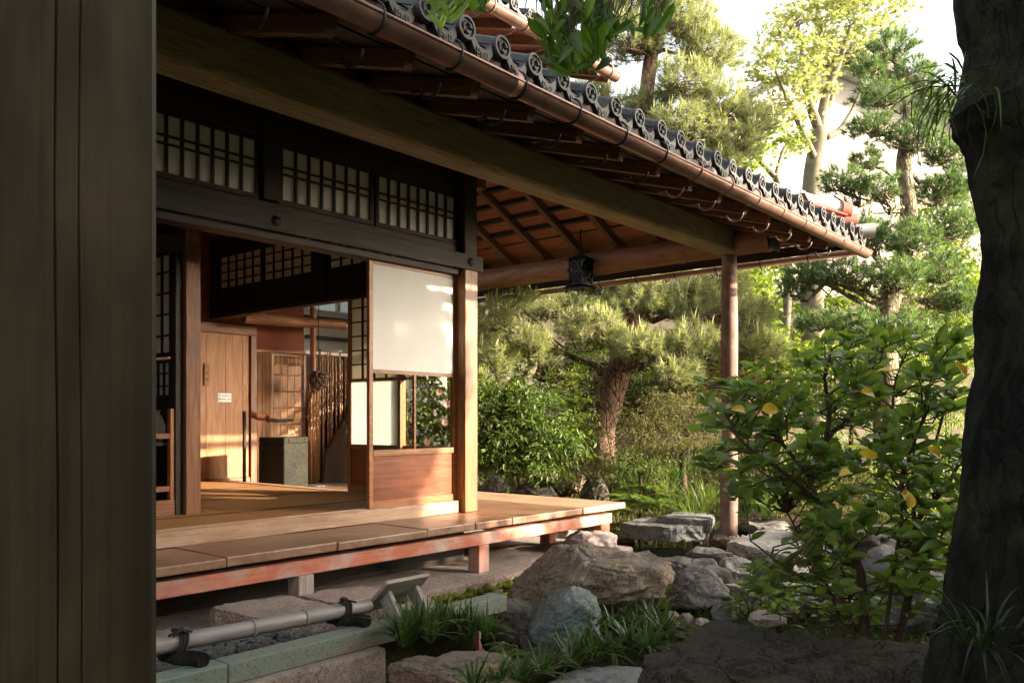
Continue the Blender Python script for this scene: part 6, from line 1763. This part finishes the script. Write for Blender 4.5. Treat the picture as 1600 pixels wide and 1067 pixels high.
while len(tips) < 280 and tries < 20000:
    tries += 1
    px, py = random.uniform(1085, 1520), random.uniform(515, 960)
    if not inside(px, py): continue
    if py < 600 and random.random() < 0.3 and px < 1280: continue
    q = np.array([px, py])
    if any((abs(q[0]-a) + abs(q[1]-b2)) < 13 for a, b2, _ in tips): continue
    d = random.uniform(2.65, 3.55)
    tips.append((px, py, d))
leaf_items = []      # (pos, dir, nrm, L, W, yellow)
for (px, py, d) in tips:
    tp_ = np.array(at_depth(px, py, d))
    q = nodesP[np.argmin(np.linalg.norm((nodesP - tp_) * np.array([1, 1, 1.3]) + np.array([0, 0, 0.1]), axis=1))]
    P = wig(q, tp_, 7, 0.45, 0.05)
    st.tube(P, np.linspace(0.0035, 0.0018, 7), 5, False)
    T = unit(P[-1] - P[-3])
    a0 = random.uniform(0, 6.28)
    nl = random.randint(5, 8)
    for k in range(nl):
        az = a0 + k * 2.399; el = random.uniform(0.05, 1.0)
        out = np.array([math.cos(az), math.sin(az), 0.0])
        dr = unit(out * math.cos(el) + (np.array([0, 0, 1.0]) * 0.6 + T * 0.4) * math.sin(el) + rng.normal(size=3) * 0.12)
        L_ = random.uniform(0.05, 0.09)
        leaf_items.append((tp_ - T * random.uniform(0, 0.04), dr, unit(np.array([0, 0, 1.0]) - 0.35 * np.array([FW[0], FW[1], 0]) + rng.normal(size=3) * 0.55), L_, L_ * random.uniform(0.48, 0.6)))
    for s in (2, 3, 4, 5):
        az = random.uniform(0, 6.28); dr = unit(np.array([math.cos(az), math.sin(az), 0.2]) + T * 0.4)
        L_ = random.uniform(0.045, 0.075)
        if random.random() < 0.7: leaf_items.append((P[s], dr, unit(np.array([0, 0, 1.0]) - 0.35 * np.array([FW[0], FW[1], 0]) + rng.normal(size=3) * 0.5), L_, L_ * 0.52))
wood_part('stems', st, M['twig'], BU)
def big_leaf_mesh(name, mat, curl=0.12, fold=0.16, w=0.5, nseg=8, tipw=1.0):
    s = np.linspace(0, 1, nseg)
    wv = w * np.sin(np.pi * s ** 0.85) ** 0.75 * (1 - 0.15 * s); wv[0] = 0.03; wv[-1] = 0.0
    zc = 0.06 * np.sin(np.pi * s) - curl * s ** 2
    rows = []
    for f in (-1, -0.5, 0, 0.5, 1):
        rows.append(np.stack([s, f * wv, zc + fold * abs(f) * wv + 0.012 * np.sin(s * 19 + f) * abs(f)], 1))
    # thin but with two sides: a second layer just below
    V = np.concatenate(rows); n = nseg; Q = []
    for r_ in range(4):
        for i in range(n - 1): Q.append([r_*n+i, r_*n+i+1, (r_+1)*n+i+1, (r_+1)*n+i])
    pet = MB().add(V, Q).tube([(-0.16, 0, 0.0), (0.0, 0, 0.0), (0.9, 0, zc[int(n*0.9)-1] + 0.002)], [0.016, 0.016, 0.004], 5, False)
    return pet.mesh(name, mat, True)
def basis(pos, d, nrm, L, W):
    x = unit(d); y = unit(np.cross(nrm, x)); z = np.cross(x, y)
    Mx = Matrix(((x[0]*L, y[0]*W, z[0]*L, pos[0]), (x[1]*L, y[1]*W, z[1]*L, pos[1]), (x[2]*L, y[2]*W, z[2]*L, pos[2]), (0, 0, 0, 1)))
    return Mx
lm = [big_leaf_mesh('leaf', M['bush_leaf'], c, f, 0.5) for c, f in ((0.10, 0.2), (0.22, 0.3), (0.02, 0.12))]
ly = [big_leaf_mesh('yellow_leaf', M['yellow_leaf'], 0.2, 0.25, 0.5)]
leaf_items.sort(key=lambda it: img_depth(it[0]))
near, rest = leaf_items[:286], leaf_items[286:]
for k, it in enumerate(near):
    obj('leaf', lm[k % 3], basis(*it), BU)
for px, py, d in [(1392, 580, 2.56), (1345, 612, 2.56), (1190, 640, 2.55), (1165, 645, 2.55), (1342, 706, 2.56), (1408, 770, 2.55), (1450, 700, 2.58), (1508, 588, 2.6), (1330, 738, 2.56), (1420, 795, 2.56)]:
    p = np.array(at_depth(px, py, d))
    fwd = np.array([-FW[0], -FW[1], 0.5])
    obj('yellow_leaf', ly[0], basis(p, unit(rng.normal(size=3) * 0.5 + np.array([RT[0], RT[1], -0.4]) * random.choice((-1, 1))), unit(fwd + rng.normal(size=3) * 0.3), random.uniform(0.045, 0.07), random.uniform(0.03, 0.042)), BU)
fo = Foliage()
A = lambda i: np.array([it[i] for it in rest])
fo.add(A(0), A(1), A(2), A(3), A(4), 'leaf')
fo.build('leaves', M['bush_leaf_a'], BU, kind='stuff')

# low young plants in front of the pale stones
for o_, px, py, d in ordered([(1200, 930, 4.6), (1240, 945, 4.5), (1175, 945, 4.6), (1290, 960, 4.2), (1215, 960, 4.3)]):
    p = at_depth(px, py, d); t = root('seedling', (p.x, p.y, p.z - 0.1), o_ + ' of the young leafy seedlings behind the nearest dark boulder', 'plant', 'seedlings behind the nearest boulder')
    sb_ = MB(); fo = Foliage()
    for j in range(6):
        q = np.array(p) + rng.normal(size=3) * np.array([0.08, 0.08, 0.05]) + [0, 0, 0.08]
        sb_.tube(wig((p.x, p.y, p.z - 0.1), q, 5, 0.3), np.linspace(0.004, 0.002, 5), 5, False)
        m_ = 6; az = np.arange(m_) * 2.4 + rng.random() * 6
        fo.add(np.tile(q, (m_, 1)), np.stack([np.cos(az), np.sin(az), np.full(m_, 0.5)], 1), np.tile([0, 0, 1.0], (m_, 1)) + rng.normal(size=(m_, 3)) * 0.3, rng.uniform(0.05, 0.08, m_), 0.03, 'leaf')
    wood_part('stems', sb_, M['twig'], t); fo.build('leaves', M['shrub_light'], t, kind='stuff')

# ------------------------------------------------------------------ the big dark tree at the right, with its crown and overhanging spray
TB = at_depth(1625, 900, 2.1)
SHT = root('shade_tree', (TB.x, TB.y, -0.7), 'huge black evergreen trunk close at the right with an overhanging spray of leaves', 'tree')
prof = [(1260, 1655, 232), (1067, 1640, 200), (990, 1640, 176), (900, 1640, 158), (800, 1645, 150), (700, 1650, 145), (600, 1655, 138), (520, 1655, 132), (420, 1650, 128), (330, 1648, 130), (250, 1650, 141), (205, 1652, 160), (160, 1652, 166), (110, 1645, 150), (60, 1640, 140), (0, 1636, 150), (-120, 1640, 150), (-400, 1630, 140), (-900, 1600, 125)]
P = np.array([at_depth(cx, py, 2.1) for py, cx, r_ in prof]); rad = np.array([(r_ - 22) * 2.1 / FOC for *_, r_ in prof])
Pd = smooth_path(P, 140); rd = np.interp(np.linspace(0, 1, len(Pd)), np.linspace(0, 1, len(rad)), rad)
V, Q, T_ = tube_arrays(Pd, rd, 72)
nn = V[:-2].reshape(len(Pd), 72, 3) - Pd[:, None]
nn /= np.linalg.norm(nn, axis=2, keepdims=True)
disp = np.array([[0.022 * mnoise.fractal(Vector((v[0] * 9, v[1] * 9, v[2] * 2.2)), 0.8, 2.0, 5) + 0.016 * abs(mnoise.noise(Vector((v[0] * 26, v[1] * 26, v[2] * 3.5)))) for v in row] for row in V[:-2].reshape(len(Pd), 72, 3)])
V[:-2] = (V[:-2].reshape(len(Pd), 72, 3) + nn * disp[:, :, None]).reshape(-1, 3)
tk = MB().add(V, Q, T_)
wood_part('trunk', tk, M['bark_dark'], SHT)
br = MB()
top = P[-2]
limb = smooth_path([P[-3], at_depth(1350, -330, 2.6), at_depth(1100, -190, 2.6), at_depth(930, -90, 2.6)], 24)
br.tube(limb, np.linspace(0.05, 0.008, len(limb)), 10)
hang = []
def in_spray(px, py):
    # lower outline of the hanging leaves
    lo = np.interp(px, [668, 690, 720, 770, 810, 850, 880, 900, 930, 960, 990, 1020, 1040], [30, 48, 22, 18, 22, 60, 100, 112, 100, 58, 50, 66, 40])
    return py < lo
twl = []
for k in range(46):
    px = random.choice([random.uniform(672, 740), random.uniform(840, 960), random.uniform(900, 1040), random.uniform(860, 1040)])
    d = random.uniform(2.3, 2.75)
    py1 = random.uniform(-30, 75)
    while not in_spray(px, py1 + 10): py1 -= 12
    p1 = np.array(at_depth(px, py1, d)); src = limb[rng.integers(12, 24)] if px > 830 else limb[-1]
    p0 = src + (p1 - src) * 0.25 + [0, 0, 0.05]
    tw = wig(src, p1, 8, 0.25, 0.1); br.tube(tw, np.linspace(0.004, 0.0015, 8), 5, False)
    twl.append((tw, px))
vis = []
lo_of = lambda px: np.interp(px, [668, 690, 720, 770, 810, 850, 880, 900, 930, 960, 990, 1020, 1040], [30, 48, 22, 18, 22, 75, 112, 122, 112, 66, 62, 72, 44])
while len(vis) < 280:
    px = random.choice([random.uniform(668, 760), random.uniform(838, 1042), random.uniform(850, 1042), random.uniform(850, 960), random.uniform(850, 960)])
    ey = lo_of(px) * (1 - random.random() ** 1.6 * 1.5)
    e = np.array(at_depth(px, ey, random.uniform(2.3, 2.75)))
    side = random.uniform(-1, 1)
    dr = unit(np.array([RT[0] * side * 0.85, RT[1] * side * 0.85, -0.65]) + rng.normal(size=3) * 0.2)
    L_ = random.uniform(0.056, 0.084)
    p = e - dr * L_
    nr = unit(np.array([-FW[0], -FW[1], 0.25]) + rng.normal(size=3) * 0.5)
    vis.append((p, dr, nr, L_, L_ * random.uniform(0.32, 0.4), px))
    if random.random() < 0.35:
        tw = wig(p, p + np.array([0.03 * random.uniform(-1, 1), 0.03 * random.uniform(-1, 1), 0.12]), 5, 0.3); br.tube(tw, np.linspace(0.0014, 0.002, 5), 5, False)
wood_part('limbs', br, M['twig'], SHT)
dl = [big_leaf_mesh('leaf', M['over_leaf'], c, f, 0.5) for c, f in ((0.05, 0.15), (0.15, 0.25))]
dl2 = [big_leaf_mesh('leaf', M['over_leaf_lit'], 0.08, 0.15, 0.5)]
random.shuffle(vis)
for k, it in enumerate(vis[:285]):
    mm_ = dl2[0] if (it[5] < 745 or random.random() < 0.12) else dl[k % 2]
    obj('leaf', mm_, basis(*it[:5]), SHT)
# the crown overhead, out of the picture, throws the shade
def crown(fo, c, r, n, L, W):
    u = rand_dir(n); pos = np.array(c) + u * (rng.random((n, 1)) ** 0.4) * np.array(r)
    d_ = rand_dir(n, -0.5)
    fo.add(pos, d_, rand_dir(n, 0.3), L * rng.uniform(0.7, 1.2, n), W, 'leaf')
fo = Foliage()
CROWNS = [((1.6, -0.9, 6.6), (2.6, 2.2, 1.5), 1600), ((3.6, -1.6, 6.2), (2.0, 1.6, 1.5), 1300)]
for c, r, n in CROWNS: crown(fo, c, r, n, 0.24, 0.12)
fo.build('crown', M['crown_leaf'], SHT, kind='stuff')
# dark fern clinging to the trunk and blades at its foot
p = at_depth(1496, 135, 2.02)
fo = Foliage()
k = 60; az = rng.uniform(0, 6.283, k)
dirs = -RT[None] * rng.uniform(0.2, 1.0, (k, 1)) + rng.normal(size=(k, 2)) * 0.35
dirs = np.column_stack([dirs, rng.uniform(-0.6, 0.5, k)])
fo.add(np.tile(np.array(p), (k, 1)) + rng.normal(size=(k, 3)) * 0.03, dirs, np.tile([0, 0, 1.0], (k, 1)) + rng.normal(size=(k, 3)) * 0.2, rng.uniform(0.08, 0.2, k), 0.006, 'blade2')
fo.build('epiphyte', M['crown_leaf'], None, Matrix.Translation(p), label='dark feathery plant growing from the side of the black trunk', cat='plant')
for o_, px, py, d in ordered([(1530, 1010, 1.75), (1545, 985, 1.8)]):
    tuft(px, py, d, 30, 0.13, 0.007, 'grass_shade', o_ + ' of two dark grass clumps at the foot of the black trunk', 'grass at the foot of the black trunk', 1.3, size=0.06)

# ------------------------------------------------------------------ unseen planting added off to the right to shade the near garden
def shade(name, label, cat, base, trunk, blobs, L, W, group=None):
    t = root(name, base, label, cat, group)
    if trunk:
        tb = MB().tube(wig(base, trunk, 9, 0.12), np.linspace(0.16, 0.06, 9), 10); wood_part('trunk', tb, M['bark_dark'], t)
    fo = Foliage()
    for c, r, n in blobs: crown(fo, c, r, n, L, W)
    fo.build('crown', M['crown_leaf'], t, kind='stuff')
shade('shading_evergreen', 'unseen evergreen added behind the viewer to cast shade', 'tree', (5.4, -3.9, -0.6), (5.4, -3.9, 4.0), [((5.7, -3.6, 4.6), (2.3, 2.0, 2.5), 7000), ((7.05, -3.6, 3.6), (1.65, 1.2, 1.7), 7500), ((3.4, -4.2, 3.8), (2.4, 1.8, 2.6), 6800), ((0.6, -4.4, 3.8), (2.2, 1.8, 2.6), 5000)], 0.24, 0.12)
shade('shading_hedge', 'unseen tall hedge added to shade the near garden', 'hedge', (6.0, -3.2, -0.6), None, [((x, -3.2 + 0.2 * math.sin(x), 1.2 if x < 7.3 else 0.75), (1.1, 0.8, (2.1 if x < 7.3 else 1.5) + 0.2 * math.sin(x * 1.7)), 4200 if x < 7.3 else 2200) for x in np.arange(-1.0, 12.0, 1.1)], 0.2, 0.11)
